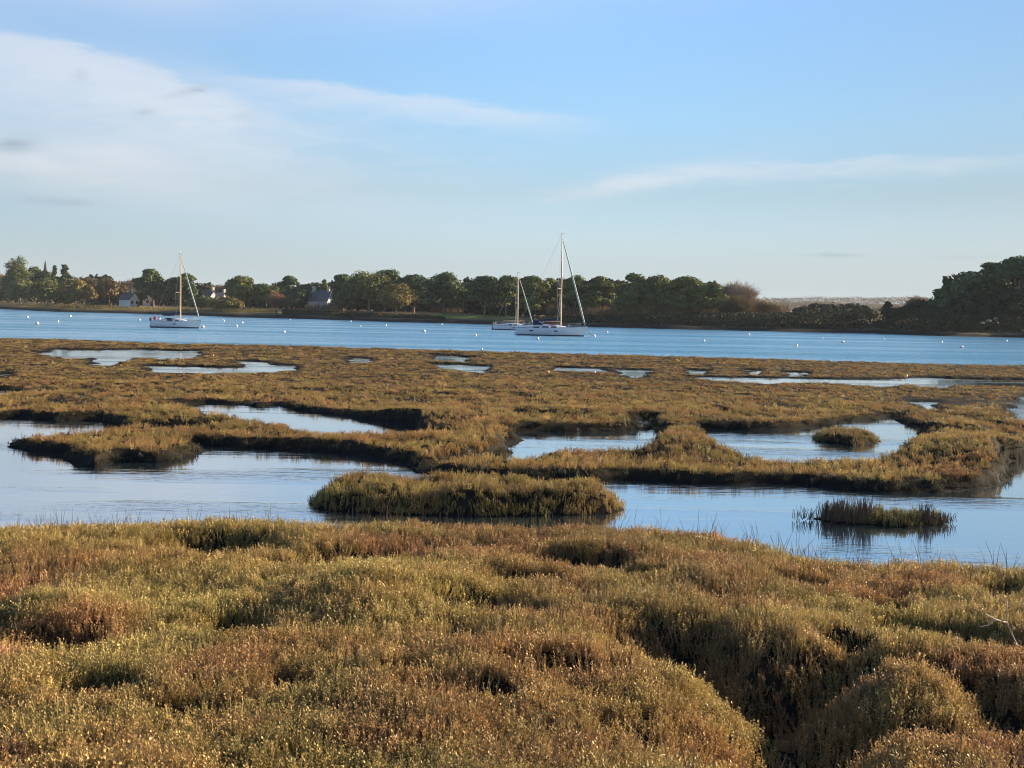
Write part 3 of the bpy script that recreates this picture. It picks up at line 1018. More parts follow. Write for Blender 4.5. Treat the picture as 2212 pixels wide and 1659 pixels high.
# hills on the skyline
hx = np.linspace(-1500, 1500, 160)
hy = np.array([1250, 1330, 1420, 1500, 1600, 1800])
hz_ = np.array([4, 9, 17, 21, 22, 16.0])
HX, HY = np.meshgrid(hx, hy)
HZ = hz_[:, None] * (0.82 + 0.36 * fbm(HX * 0.004, HY * 0.004, 4, 3)) - 3
i, j = np.meshgrid(np.arange(5), np.arange(159), indexing='ij')
q = (i * 160 + j).ravel()
tag(mesh_np('hills', np.column_stack([HX.ravel(), HY.ravel(), HZ.ravel()]), np.stack([q, q + 1, q + 161, q + 160], 1), M_HILL, True),
    'low brown hill on the skyline', None, None, 'structure')

# ------------------------------------------------------------------ trees
LEAFM = {
    'pine': foliage_mat('pine_needles', (0.078, 0.114, 0.052), 0.12, 0.45, 0.2),
    'oak': foliage_mat('evergreen_oak_leaf', (0.125, 0.150, 0.060), 0.15, 0.45, 0.25),
    'olive': foliage_mat('pale_olive_leaf', (0.17, 0.150, 0.055), 0.18, 0.4, 0.2),
    'brown': foliage_mat('winter_twigs', (0.150, 0.118, 0.072), 0.15, 0.4, 0.2),
    'grey': foliage_mat('pale_bare_twigs', (0.22, 0.175, 0.14), 0.15, 0.4, 0.1),
    'rosy': foliage_mat('rosy_twigs', (0.24, 0.145, 0.10), 0.15, 0.4, 0.1),
    'dark': foliage_mat('dark_scrub_leaf', (0.042, 0.046, 0.024), 0.10, 0.45, 0.2),
}
M_BARK = principled('pine_bark', (0.24, 0.135, 0.075), 0.9, var=0.3, vscale=2.0, bump=0.6, bscale=8)
M_BARKG = principled('grey_bark', (0.22, 0.18, 0.14), 0.9, var=0.3, vscale=2.0, bump=0.6, bscale=8)


def leaf_quads(C, N, size, rg, asp=0.75):
    """a leaf clump face on each centre, roughly facing N"""
    n = len(C)
    N = N + rg.normal(0, 0.55, (n, 3))
    N /= np.linalg.norm(N, axis=1)[:, None]
    t = np.cross(N, rg.normal(0, 1, (n, 3)))
    t /= np.linalg.norm(t, axis=1)[:, None]
    b = np.cross(N, t)
    s = (size * rg.uniform(.6, 1.35, n))[:, None]
    V = np.empty((n, 4, 3))
    V[:, 0], V[:, 1] = C - t * s, C - b * s * asp * rg.uniform(.6, 1, (n, 1))
    V[:, 2], V[:, 3] = C + t * s * rg.uniform(.7, 1, (n, 1)), C + b * s * asp
    return V.reshape(-1, 3), np.arange(4 * n).reshape(n, 4)


def twig_quads(C, D, length, wid, rg):
    n = len(C)
    D = D + rg.normal(0, .35, D.shape)
    D /= np.linalg.norm(D, axis=1)[:, None]
    t = np.cross(D, rg.normal(0, 1, (n, 3)))
    t /= np.linalg.norm(t, axis=1)[:, None]
    L = (length * rg.uniform(.5, 1.3, n))[:, None]
    V = np.empty((n, 4, 3))
    V[:, 0], V[:, 1], V[:, 2], V[:, 3] = C - t * wid, C + t * wid, C + D * L + t * wid * .3, C + D * L - t * wid * .3
    return V.reshape(-1, 3), np.arange(4 * n).reshape(n, 4)


def ellips_clumps(kind, w, h, zc0, rg, dens):
    """clump centres, radii and flatness of a crown that is w wide and fills zc0..h"""
    hh = h - zc0
    if kind == 'pine':                                   # layered flat clumps under an umbrella top
        n = int(rg.integers(28, 35) * dens * min(1.7, max(1.0, hh / w)))
        out = []
        for k in range(n):
            t = rg.uniform(0.0, 1.0) ** 0.75
            prof = 0.72 + 0.28 * math.sin(pi * min(1, (0.25 + 0.75 * t)))
            prof *= 1.0 if t < .85 else 0.72
            a, q = rg.uniform(0, 2 * pi), math.sqrt(rg.uniform(0.08, 1))
            rc = w * rg.uniform(.14, .23)
            out.append((cos(a) * q * (w / 2 * prof - rc * .7), sin(a) * q * (w / 2 * prof - rc * .7), zc0 + hh * (.05 + t * .90) - rc * .25, rc, rg.uniform(.45, .65)))
        return out
    if kind == 'cone':
        n = int(rg.integers(16, 21) * dens * min(2.4, max(1.0, hh / w)))
        out = []
        for k in range(n):
            t = (k + rg.uniform(0, 1)) / n
            prof = (1 - t) ** .7 * .9 + .16
            a, q = rg.uniform(0, 2 * pi), math.sqrt(rg.uniform(0.05, 1))
            rc = w * rg.uniform(.15, .22) * (1.1 - .5 * t)
            out.append((cos(a) * q * max(0, w / 2 * prof - rc * .7), sin(a) * q * max(0, w / 2 * prof - rc * .7), zc0 + hh * t * .96, rc, .7))
        return out
    n = int(rg.integers(30, 38) * dens)                  # rounded crown
    out = []
    for k in range(n):
        v = rg.normal(0, 1, 3)
        v /= np.linalg.norm(v)
        q = rg.uniform(0.35, 1) ** .5
        if v[2] < -.35:
            v[2] *= .5
        rc = w * rg.uniform(.14, .23)
        out.append((v[0] * q * (w / 2 - rc * .75), v[1] * q * (w / 2 - rc * .75), zc0 + hh / 2 + v[2] * q * (hh / 2 - rc * .6), rc, rg.uniform(.7, .9)))
    return out


def tree(kind, shape, base, w, h, label, seed, crown0=0.3, leaf=0.42, dens=1.0, group='trees along the far shore', name='tree', trunk=True, bare=False, cat='tree', bark=None):
    rg = np.random.default_rng(seed)
    root = empty(name, base, rg.uniform(0, 6.28))
    tag(root, label, cat, group)
    cl = ellips_clumps(shape, w, h, h * crown0, rg, dens)
    VV, FF, var, nb = [], [], [], 0
    for (cx, cy, cz, rc, fl) in cl:
        n = int(np.clip(5.0 * (rc / leaf) ** 2 * 2.6, 40, 260))
        d = rg.normal(0, 1, (n, 3))
        d /= np.linalg.norm(d, axis=1)[:, None]
        d[:, 2] = np.where(d[:, 2] < -.2, d[:, 2] * .5, d[:, 2])
        rr = rc * rg.uniform(.45, 1.08, n)[:, None]
        C = np.array([cx, cy, cz]) + d * rr * (1, 1, fl)
        if bare:
            D = d * (1, 1, .7) + (0, 0, .5)
            v, f = twig_quads(C - d * rr * .3, D, rc * .8, .045, rg)
        else:
            v, f = leaf_quads(C, d * (1, 1, 1.3) + (0, 0, .25), leaf, rg)
        VV.append(v); FF.append(f + nb); nb += len(v)
        var.append(np.clip(rg.normal(rg.uniform(.3, .7), .18, n), 0, 1))
    mesh_np('crown', np.vstack(VV), np.vstack(FF), LEAFM[kind], False, {'leafvar': ('FACE', 'FLOAT', np.concatenate(var))}, root)
    if trunk:
        b = MB()
        lean = rg.normal(0, .03 * h, 2)
        top = np.array([lean[0], lean[1], h * (.5 + crown0 * .35)])
        mid = np.array([lean[0] * .3, lean[1] * .3, h * crown0 * .7])
        r0 = max(.13, .020 * h + .008 * w)
        b.tube([(0, 0, -.6), (0, 0, .3), mid, top, top + (0, 0, h * .18)], [r0 * 1.4, r0, r0 * .8, r0 * .5, r0 * .15], 8)
        for k in rg.choice(len(cl), min(len(cl), 7), False):
            cx, cy, cz, rc, fl = cl[k]
            f = rg.uniform(.45, .95)
            s = mid + (top - mid) * f
            e = np.array([cx, cy, cz])
            if e[2] < s[2]:
                s = mid
            b.tube([s, s * .5 + e * .5 + (0, 0, -.03 * h), e], [r0 * .4, r0 * .26, r0 * .1], 5)
        b.build('trunk', bark or (M_BARKG if kind in ('brown', 'grey', 'rosy', 'oak', 'olive') else M_BARK), root)
    return root


def shore_at(px):
    """forward distance of the far shore line under picture column px"""
    py = np.interp(px, [p[0] for p in SHORE], [p[1] for p in SHORE])
    return at(px, py, 0)[1]


# leaf kind, crown shape, x0, x1, top y, metres behind the shore line, crown base, name, label
TREES = [
    ('oak', 'round', 12, 74, 553, 45, .05, 'pine_tree', 'tall dark pine near the left edge, highest of the left shore'),
    ('brown', 'round', -40, 22, 586, 60, .2, 'bare_tree', 'brown leafless tree cut by the left edge of the view'),
    ('pine', 'round', 66, 112, 578, 60, .25, 'pine_tree', 'dark rounded pine just left of the thin church spire'),
    ('pine', 'cone', 108, 128, 571, 52, .3, 'pine_tree', 'narrow pine, left one of a slim pair right of the spire'),
    ('pine', 'cone', 124, 156, 569, 46, .25, 'pine_tree', 'narrow pine, right one of a slim pair right of the spire'),
    ('oak', 'round', 20, 80, 600, 28, .05, 'evergreen_tree', 'dense low dark evergreen beneath the tall pine at the left'),
    ('oak', 'round', 70, 135, 604, 24, .05, 'evergreen_tree', 'dark broad evergreen under the slim pair of pines'),
    ('olive', 'round', 136, 196, 603, 26, .08, 'evergreen_tree', 'olive rounded tree right of the slim pines'),
    ('olive', 'round', 120, 160, 625, 16, .03, 'evergreen_tree', 'small pale olive bushy tree low by the water under the slim pines'),
    ('brown', 'round', 158, 216, 597, 50, .2, 'deciduous_tree', 'brown tree behind the olive one on the left shore'),
    ('brown', 'round', 206, 268, 601, 48, .15, 'deciduous_tree', 'russet brown winter tree left of the white gabled house'),
    ('grey', 'round', 262, 308, 602, 70, .2, 'bare_tree', 'pale pinkish bare tree rising behind the white gabled house'),
    ('pine', 'pine', 297, 366, 580, 42, .22, 'pine_tree', 'broad spreading pine left of the left sailing boat mast'),
    ('pine', 'pine', 364, 418, 584, 48, .22, 'pine_tree', 'dark pine directly behind the left sailing boat mast'),
    ('oak', 'round', 412, 462, 641, 24, .05, 'evergreen_tree', 'low olive evergreen below the cluster of white houses'),
    ('olive', 'round', 455, 515, 643, 18, .05, 'evergreen_tree', 'pale olive round bush tree below the right end of the white houses'),
    ('brown', 'round', 425, 490, 612, 230, .1, 'deciduous_tree', 'distant brown tree behind the cluster of white houses'),
    ('oak', 'round', 496, 560, 595, 36, .12, 'evergreen_tree', 'rounded mottled green tree with a peaked top, right of the white houses'),
    ('oak', 'round', 550, 602, 609, 44, .1, 'evergreen_tree', 'lower brown green tree against the right side of the mottled peaked one'),
    ('rosy', 'round', 578, 612, 627, 14, .06, 'winter_bush', 'rosy leafless bush tree above the sandy shore end'),
    ('pine', 'pine', 602, 646, 597, 60, .3, 'pine_tree', 'isolated pine left of the grey gabled house'),
    ('pine', 'round', 606, 668, 621, 40, .05, 'evergreen_tree', 'dark blue green evergreen at the left of the grey gabled house'),
    ('oak', 'cone', 690, 712, 604, 70, .3, 'pine_tree', 'small pine poking up behind the grey house roof'),
    ('pine', 'pine', 716, 762, 592, 55, .25, 'pine_tree', 'dark ragged pine right of the grey house'),
    ('pine', 'round', 718, 775, 620, 30, .05, 'evergreen_tree', 'shadowy evergreen filling the gap right of the grey house'),
    ('oak', 'round', 752, 842, 582, 34, .10, 'evergreen_tree', 'large olive sunlit tree, left half of the big wooded mound'),
    ('pine', 'pine', 796, 872, 575, 52, .2, 'pine_tree', 'tallest dark pine of the central shore, behind the olive trees'),
    ('olive', 'round', 820, 894, 612, 20, .06, 'evergreen_tree', 'spreading pale olive tree with low skirts above the dark bank'),
    ('pine', 'pine', 862, 928, 588, 50, .3, 'pine_tree', 'dark pine right of the tallest central one'),
    ('pine', 'pine', 918, 1000, 590, 40, .42, 'pine_tree', 'flat topped pine with bare visible trunk behind the bright field'),
    ('pine', 'pine', 980, 1024, 610, 44, .42, 'pine_tree', 'smaller pine on the slope left of the dense dark grove'),
    ('pine', 'pine', 1014, 1082, 596, 26, .35, 'pine_tree', 'dark domed pine at the left end of the dense grove'),
    ('oak', 'pine', 1062, 1128, 594, 32, .38, 'pine_tree', 'sunlit pine just left of the smaller yacht mast'),
    ('oak', 'pine', 1112, 1184, 596, 27, .35, 'pine_tree', 'pine just right of the smaller yacht mast'),
    ('oak', 'pine', 1168, 1224, 602, 36, .33, 'pine_tree', 'lower pine left of the tall yacht mast'),
    ('oak', 'pine', 1212, 1274, 594, 30, .36, 'pine_tree', 'pine directly right of the tall yacht mast'),
    ('oak', 'pine', 1258, 1322, 597, 34, .33, 'pine_tree', 'pine at the dip in the grove skyline'),
    ('oak', 'round', 1306, 1352, 612, 42, .2, 'evergreen_tree', 'low tree filling the dip in the grove skyline'),
    ('oak', 'pine', 1334, 1404, 592, 28, .33, 'pine_tree', 'pine right of the dip in the grove skyline'),
    ('oak', 'pine', 1390, 1462, 595, 32, .32, 'pine_tree', 'broad pine in the middle of the right half of the grove'),
    ('oak', 'pine', 1448, 1522, 597, 28, .28, 'pine_tree', 'broad pine before the grove slopes down to the right'),
    ('oak', 'round', 1505, 1566, 610, 26, .12, 'evergreen_tree', 'sloping evergreen at the right end of the grove'),
    ('grey', 'round', 1556, 1628, 612, 55, .25, 'bare_tree', 'pale leafless tree at the right end of the grove'),
    ('brown', 'round', 1560, 1620, 640, 22, .05, 'winter_bush', 'brown thicket tree below the pale leafless tree'),
    ('brown', 'round', 1618, 1680, 652, 30, .05, 'winter_bush', 'brown winter tree standing alone above the dark scrub'),
    ('dark', 'round', 1728, 1800, 656, 24, .04, 'evergreen_tree', 'long low dark tree in the right scrub'),
    ('dark', 'round', 1790, 1872, 657, 24, .04, 'evergreen_tree', 'low dark tree right of the long one in the scrub'),
    ('dark', 'cone', 1900, 1940, 651, 26, .05, 'evergreen_tree', 'dark peaked bush tree between gaps of pale hill'),
    ('dark', 'round', 1934, 1966, 657, 24, .05, 'evergreen_tree', 'small dark round tree right of the peaked one'),
    ('dark', 'round', 1968, 2036, 648, 30, .05, 'evergreen_tree', 'dark tree against the foot of the tall right grove'),
    ('grey', 'round', 1960, 2006, 641, 60, .3, 'bare_tree', 'thin bare tree beside the tall right grove'),
    ('pine', 'round', 2024, 2094, 604, 24, .10, 'evergreen_tree', 'dark tree forming the left shoulder of the tall right grove'),
    ('pine', 'round', 2068, 2140, 584, 30, .12, 'evergreen_tree', 'second step of the tall right grove'),
    ('pine', 'pine', 2108, 2180, 563, 34, .2, 'pine_tree', 'high pine of the right grove left of the frame edge'),
    ('pine', 'pine', 2156, 2250, 546, 30, .2, 'pine_tree', 'highest pine of all, cut by the right edge'),
    ('dark', 'round', 2140, 2230, 610, 18, .08, 'evergreen_tree', 'dark evergreen below the highest pine at the right edge'),
    ('dark', 'round', 2050, 2130, 632, 16, .06, 'evergreen_tree', 'dark low evergreen at the base of the right grove'),
    ('pine', 'pine', 2240, 2340, 540, 34, .2, 'pine_tree', 'tall pine beyond the right edge of the view'),
    ('oak', 'round', -120, -40, 590, 40, .1, 'evergreen_tree', 'evergreen beyond the left edge of the view'),
]
for n_, (kind, shape, x0, x1, ytop, back, c0, nm, lab) in enumerate(TREES):
    xc = (x0 + x1) / 2
    d = shore_at(xc) + back
    pc = at_d(xc, ytop, d)
    x, y = pc[0], d
    y = float(yshore(x)) + back
    pc = at_d(xc, ytop, y)
    zb = float(zfar(pc[0], y))
    h = pc[2] - zb
    w = (x1 - x0) * y / FPX * 1.34
    c0 *= .7 if back < 45 else .5
    bare = kind in ('grey', 'rosy') or nm == 'winter_bush'
    tree(kind, shape, (pc[0], y, zb), w, h, lab, 300 + n_, c0, 0.40 if y < 380 else 0.5, 1.0 if not bare else 1.2, name=nm, bare=bare)


def thicket(name, label, spans, kind, seed, leaf, n, depth, twigs=False):
    """a mass of scrub or far woodland nobody could count: leaf faces heaped under an uneven top line"""
    rg = np.random.default_rng(seed)
    C, N = [], []
    for (px0, px1, yt0, yt1, back, wob) in spans:
        m = int(n * (px1 - px0) / 1000)
        px = rg.uniform(px0, px1, m)
        bk = back + rg.uniform(0, depth, m)
        xs = np.array([at_d(p, 690, shore_at(p) + b)[0] for p, b in zip(px, bk)])
        ys = yshore(xs) + bk
        zb = zfar(xs, ys)
        yt = np.interp(px, [px0, px1], [yt0, yt1])
        zt = np.array([at_d(p, t, y)[2] for p, t, y in zip(px, yt, ys)])
        zt = zb + (zt - zb) * (1 - wob * 1.1 + wob * 2.2 * fbm(xs * .22, ys * .12, seed, 3))
        u = rg.uniform(0, 1, m) ** .6
        # heaped: rounded front, denser towards the top surface
        f = np.sqrt(np.clip((bk - back) / depth * 1.6, 0.02, 1))
        z = zb + (zt - zb) * u * f
        C.append(np.column_stack([xs, ys, z]))
        N.append(np.column_stack([rg.normal(0, .6, m), -0.6 + 0 * xs, 0.7 * u + .2]))
    C, N = np.vstack(C), np.vstack(N)
    v, f = twig_quads(C, N + (0, 0, .6), leaf * 3, leaf * .14, rg) if twigs else leaf_quads(C, N, leaf, rg)
    o = mesh_np(name, v, f, LEAFM[kind], False, {'leafvar': ('FACE', 'FLOAT', np.clip(rg.normal(.5, .22, len(f)), 0, 1))})
    return tag(o, label, None, None, 'stuff')


thicket('shore_scrub', 'dark evergreen scrub along the water of the far shore',
        [(608, 960, 668, 684, 5, .35), (1150, 1420, 684, 677, 5, .18), (1420, 1720, 677, 674, 5, .16), (1720, 2060, 668, 664, 5, .16), (2060, 2380, 674, 672, 5, .35)], 'dark', 61, 0.26, 28000, 12)
thicket('shore_thicket', 'russet winter thicket behind the shore scrub',
        [(1180, 1420, 668, 662, 20, .35), (1420, 1700, 662, 664, 20, .35), (655, 730, 662, 662, 16, .3), (930, 1150, 672, 672, 60, .4)], 'brown', 62, 0.5, 14000, 14, True)
thicket('shore_reeds', 'dry beige reeds and grass on the sandy left shore',
        [(-200, 250, 661, 663, 5, .3), (250, 600, 668, 672, 5, .3)], 'olive', 63, 0.35, 9000, 22, True)
thicket('background_wood', 'shadowy woodland behind the shore trees',
        [(-150, 200, 596, 600, 70, .2), (200, 420, 612, 614, 80, .2), (420, 500, 618, 618, 190, .2), (500, 740, 618, 614, 75, .2), (740, 1000, 606, 614, 66, .2), (1000, 1540, 608, 612, 48, .2), (1540, 1620, 632, 648, 50, .3), (2040, 2360, 590, 560, 44, .2)],
        'dark', 64, 0.7, 30000, 14)


# far-off wood on the hill: one mass
rg = np.random.default_rng(65)
m = 70000
xs, ys = rg.uniform(-700, 1100, m), rg.uniform(1280, 1600, m)
zs = np.interp(ys, hy, hz_) * (0.82 + 0.36 * fbm(xs * 0.004, ys * 0.004, 4, 3)) - 3
hgt = 8.0 * (0.1 + 1.5 * fbm(xs * .022, ys * .022, 12, 4))
C = np.column_stack([xs, ys, zs + hgt * rg.uniform(0, 1, m) ** .6])
v, f = leaf_quads(C, np.column_stack([rg.normal(0, .6, m), -.6 + 0 * xs, .6 + 0 * xs]), 0.8, rg)
tag(mesh_np('distant_wood', v, f, LEAFM['brown'], False, {'leafvar': ('FACE', 'FLOAT', np.clip(rg.normal(.5, .07, len(f)), 0, 1))}),
    'far brown winter woodland along the skyline hill', None, None, 'stuff')

# ------------------------------------------------------------------ houses
M_WHITE = principled('white_render', (0.64, 0.60, 0.53), 0.85, var=0.08, vscale=0.7)
M_GREYW = principled('grey_stone_wall', (0.46, 0.45, 0.44), 0.9, var=0.15, vscale=0.8, bump=0.4, bscale=6)
M_SLATE = principled('slate_roof', (0.085, 0.075, 0.07), 0.9, var=0.25, vscale=1.5, bump=0.5, bscale=9)
M_BLUESLATE = principled('weathered_slate_roof', (0.13, 0.125, 0.125), 0.95, var=0.2, vscale=1.2, bump=0.5, bscale=9)
M_TILE = principled('lichened_tile_roof', (0.38, 0.24, 0.17), 0.8, var=0.25, vscale=1.2, bump=0.5, bscale=9)
M_GLASSD = principled('window_glass', (0.03, 0.035, 0.045), 0.1, spec=0.6)
M_STONE = principled('pale_stone', (0.50, 0.44, 0.36), 0.9, var=0.2, vscale=3, bump=0.5, bscale=10)


def house(px, py_ground, py_ridge, halfpx, dist, rz, wallm, roofm, label, wins=2, chim=1, seed=1, deep=1.3):
    """gabled house; local x runs along the gable wall, ridge runs along local y"""
    b0 = at_d(px, py_ground, dist)
    zr = at_d(px, py_ridge, dist)[2]
    zb = min(b0[2], float(zfar(b0[0], dist))) - .3
    hw = halfpx * dist / FPX
    H = zr - zb
    ew = H * .56
    dp = hw * deep
    root = empty('house', (b0[0], dist, zb), rz)
    tag(root, label, 'house', 'houses among the shore trees')
    w = MB()
    w.box((-hw, -dp, 0), (hw, dp, ew))
    for s in (-1, 1):
        y0, y1 = (s * dp, s * (dp - .3))
        w.loft([[(-hw, y0, ew), (hw, y0, ew), (0, y0, H - .15)], [(-hw, y1, ew), (hw, y1, ew), (0, y1, H - .15)]])
    wall = w.build('wall', wallm, root, False)
    r = MB()
    for s in (-1, 1):
        r.loft([[(s * (hw + .35), y, ew - .25), (0, y, H), (0, y, H + .2), (s * (hw + .4), y, ew - .05)] for y in (-dp - .3, dp + .3)])
    roof = r.build('roof', roofm, root, False)
    for k in range(chim):
        c = MB()
        yy = (-dp if k == 0 else dp) * .75
        c.box((-.45, yy - .4, H - .9), (.45, yy + .4, H + 1.3)).box((-.55, yy - .5, H + 1.3), (.55, yy + .5, H + 1.5))
        c.build('chimney', M_STONE, roof, False)
    for k in range(wins):
        x = -hw * .5 + k * hw * (1.0 / max(1, wins - 1)) if wins > 1 else 0
        f = MB()
        for (a, c, e, g) in ((x - .62, x + .62, ew * .42 - .1, ew * .42), (x - .62, x + .62, ew * .42 + 1.35, ew * .42 + 1.45), (x - .62, x - .52, ew * .42, ew * .42 + 1.35), (x + .52, x + .62, ew * .42, ew * .42 + 1.35)):
            f.box((a, -dp - .06, e), (c, -dp + .02, g))
        wf = f.build('window', M_WHITE, root, False)
        MB().box((x - .52, -dp - .02, ew * .42), (x + .52, -dp + .01, ew * .42 + 1.35)).build('pane', M_GLASSD, wf, False)
    d = MB().box((hw * .62, -dp - .05, 0), (hw * .62 + .95, -dp + .01, 2.1))
    d.build('door', M_SLATE, root, False)
    return root


ds = shore_at(280)
house(279, 655, 632, 13, ds + 36, R(58), M_WHITE, M_SLATE, 'white house with a dark gabled roof catching the sun on the left shore', 2, 1)
house(318, 646, 633, 9, shore_at(318) + 66, R(20), M_WHITE, M_TILE, 'small white house half hidden under the broad spreading pine', 1, 1)
house(431, 628, 619, 8, shore_at(430) + 150, R(60), M_WHITE, M_SLATE, 'small far white house, left of the pale cluster behind the mast', 1, 1)
house(453, 638, 628, 12, shore_at(450) + 110, R(50), M_WHITE, M_SLATE, 'wide low white house in the middle of the pale cluster', 2, 1)
house(478, 642, 633, 9, shore_at(478) + 105, R(55), M_WHITE, M_TILE, 'pinkish roofed white house at the right of the pale cluster', 1, 1)
house(694, 664, 629, 22, shore_at(694) + 52, R(78), M_GREYW, M_BLUESLATE, 'large grey slate roofed house in shade behind the dark bank', 3, 2, deep=1.0)

# church spire
dsp = 900.0
c = at_d(98, 600, dsp)
root = tag(empty('church_spire', (c[0], dsp, 0)), 'thin grey church spire rising over the left trees', 'spire')
zt_, zb_ = at_d(98, 562, dsp)[2], at_d(98, 584, dsp)[2]
MB().box((-1.5, -1.5, 0), (1.5, 1.5, zb_)).build('tower', M_SLATE, root, False)
MB().loft([[(1.4 * cos(a), 1.4 * sin(a), zb_) for a in np.arange(8) * pi / 4], [(.7 * cos(a), .7 * sin(a), zb_ * .35 + zt_ * .65) for a in np.arange(8) * pi / 4],
           [(.1 * cos(a), .1 * sin(a), zt_) for a in np.arange(8) * pi / 4]]).build('spire', M_SLATE, root, False)

# sunlit rocks on the right bank
for n_, (px, py, s, lab) in enumerate([(2122, 696, .5, 'pale sunlit rock, leftmost of three under the right grove'), (2136, 691, .65, 'largest pale rock in the middle of three under the right grove'),
                                       (2150, 687, .5, 'pale rock, highest of three under the right grove')]):
    d = shore_at(px) + 5 + 2.5 * n_
    p = at_d(px, py, d)
    zb = float(zfar(p[0], d))
    b = MB()
    rg = np.random.default_rng(80 + n_)
    b.ball((0, 0, .1), s, 12, 9, .55)
    b.v = [tuple(np.array(q) * rg.uniform(.85, 1.12)) for q in b.v]
    o = b.build('rock', principled('weathered_rock', (0.34, 0.28, 0.21), 0.9, var=0.3, vscale=2, bump=.6, bscale=6), None, True)
    o.location = (p[0], d, max(zb, p[2] - s * .5))
    tag(o, lab, 'rock', 'pale rocks under the right grove')

# ------------------------------------------------------------------ boats
M_GEL = principled('white_gelcoat', (0.72, 0.72, 0.74), 0.28, var=0.04, vscale=1.0)
M_DECK = principled('cream_deck', (0.66, 0.64, 0.58), 0.55, var=0.06, vscale=4)
M_ANTI = principled('navy_antifouling', (0.018, 0.028, 0.06), 0.6, var=0.2)
M_NAVY = principled('navy_canvas', (0.016, 0.022, 0.055), 0.8, var=0.25, vscale=5, bump=0.3)
M_ALU = principled('mast_alloy', (0.58, 0.39, 0.245), 0.5, metal=0.0, var=0.06, vscale=2)
M_STEEL = principled('stainless_steel', (0.7, 0.7, 0.7), 0.25, metal=0.9)
M_WIRE = principled('rigging_wire', (0.40, 0.40, 0.40), 0.4, metal=0.5)
M_SAILC = principled('rolled_sail', (0.40, 0.42, 0.38), 0.8, var=0.12, vscale=5)
M_PORT = principled('smoked_window', (0.02, 0.022, 0.03), 0.12, spec=0.6)
M_RED = principled('red_cloth', (0.45, 0.045, 0.04), 0.7, var=0.2)
M_OUTB = principled('dark_outboard_cowl', (0.05, 0.052, 0.06), 0.4, var=0.1)
M_ROPE = principled('rope', (0.35, 0.31, 0.25), 0.9, var=0.2)
M_BUOYW = principled('white_buoy_plastic', (0.78, 0.76, 0.72), 0.4, var=0.06, vscale=4)
M_BUOYR = principled('red_buoy_band', (0.42, 0.06, 0.04), 0.5, var=0.15, vscale=4)
M_BUOYO = principled('warm_lit_buoy_plastic', (0.75, 0.36, 0.14), 0.45, var=0.1, vscale=4)  # warm sunlight on white stranded buoys put into the plastic's colour


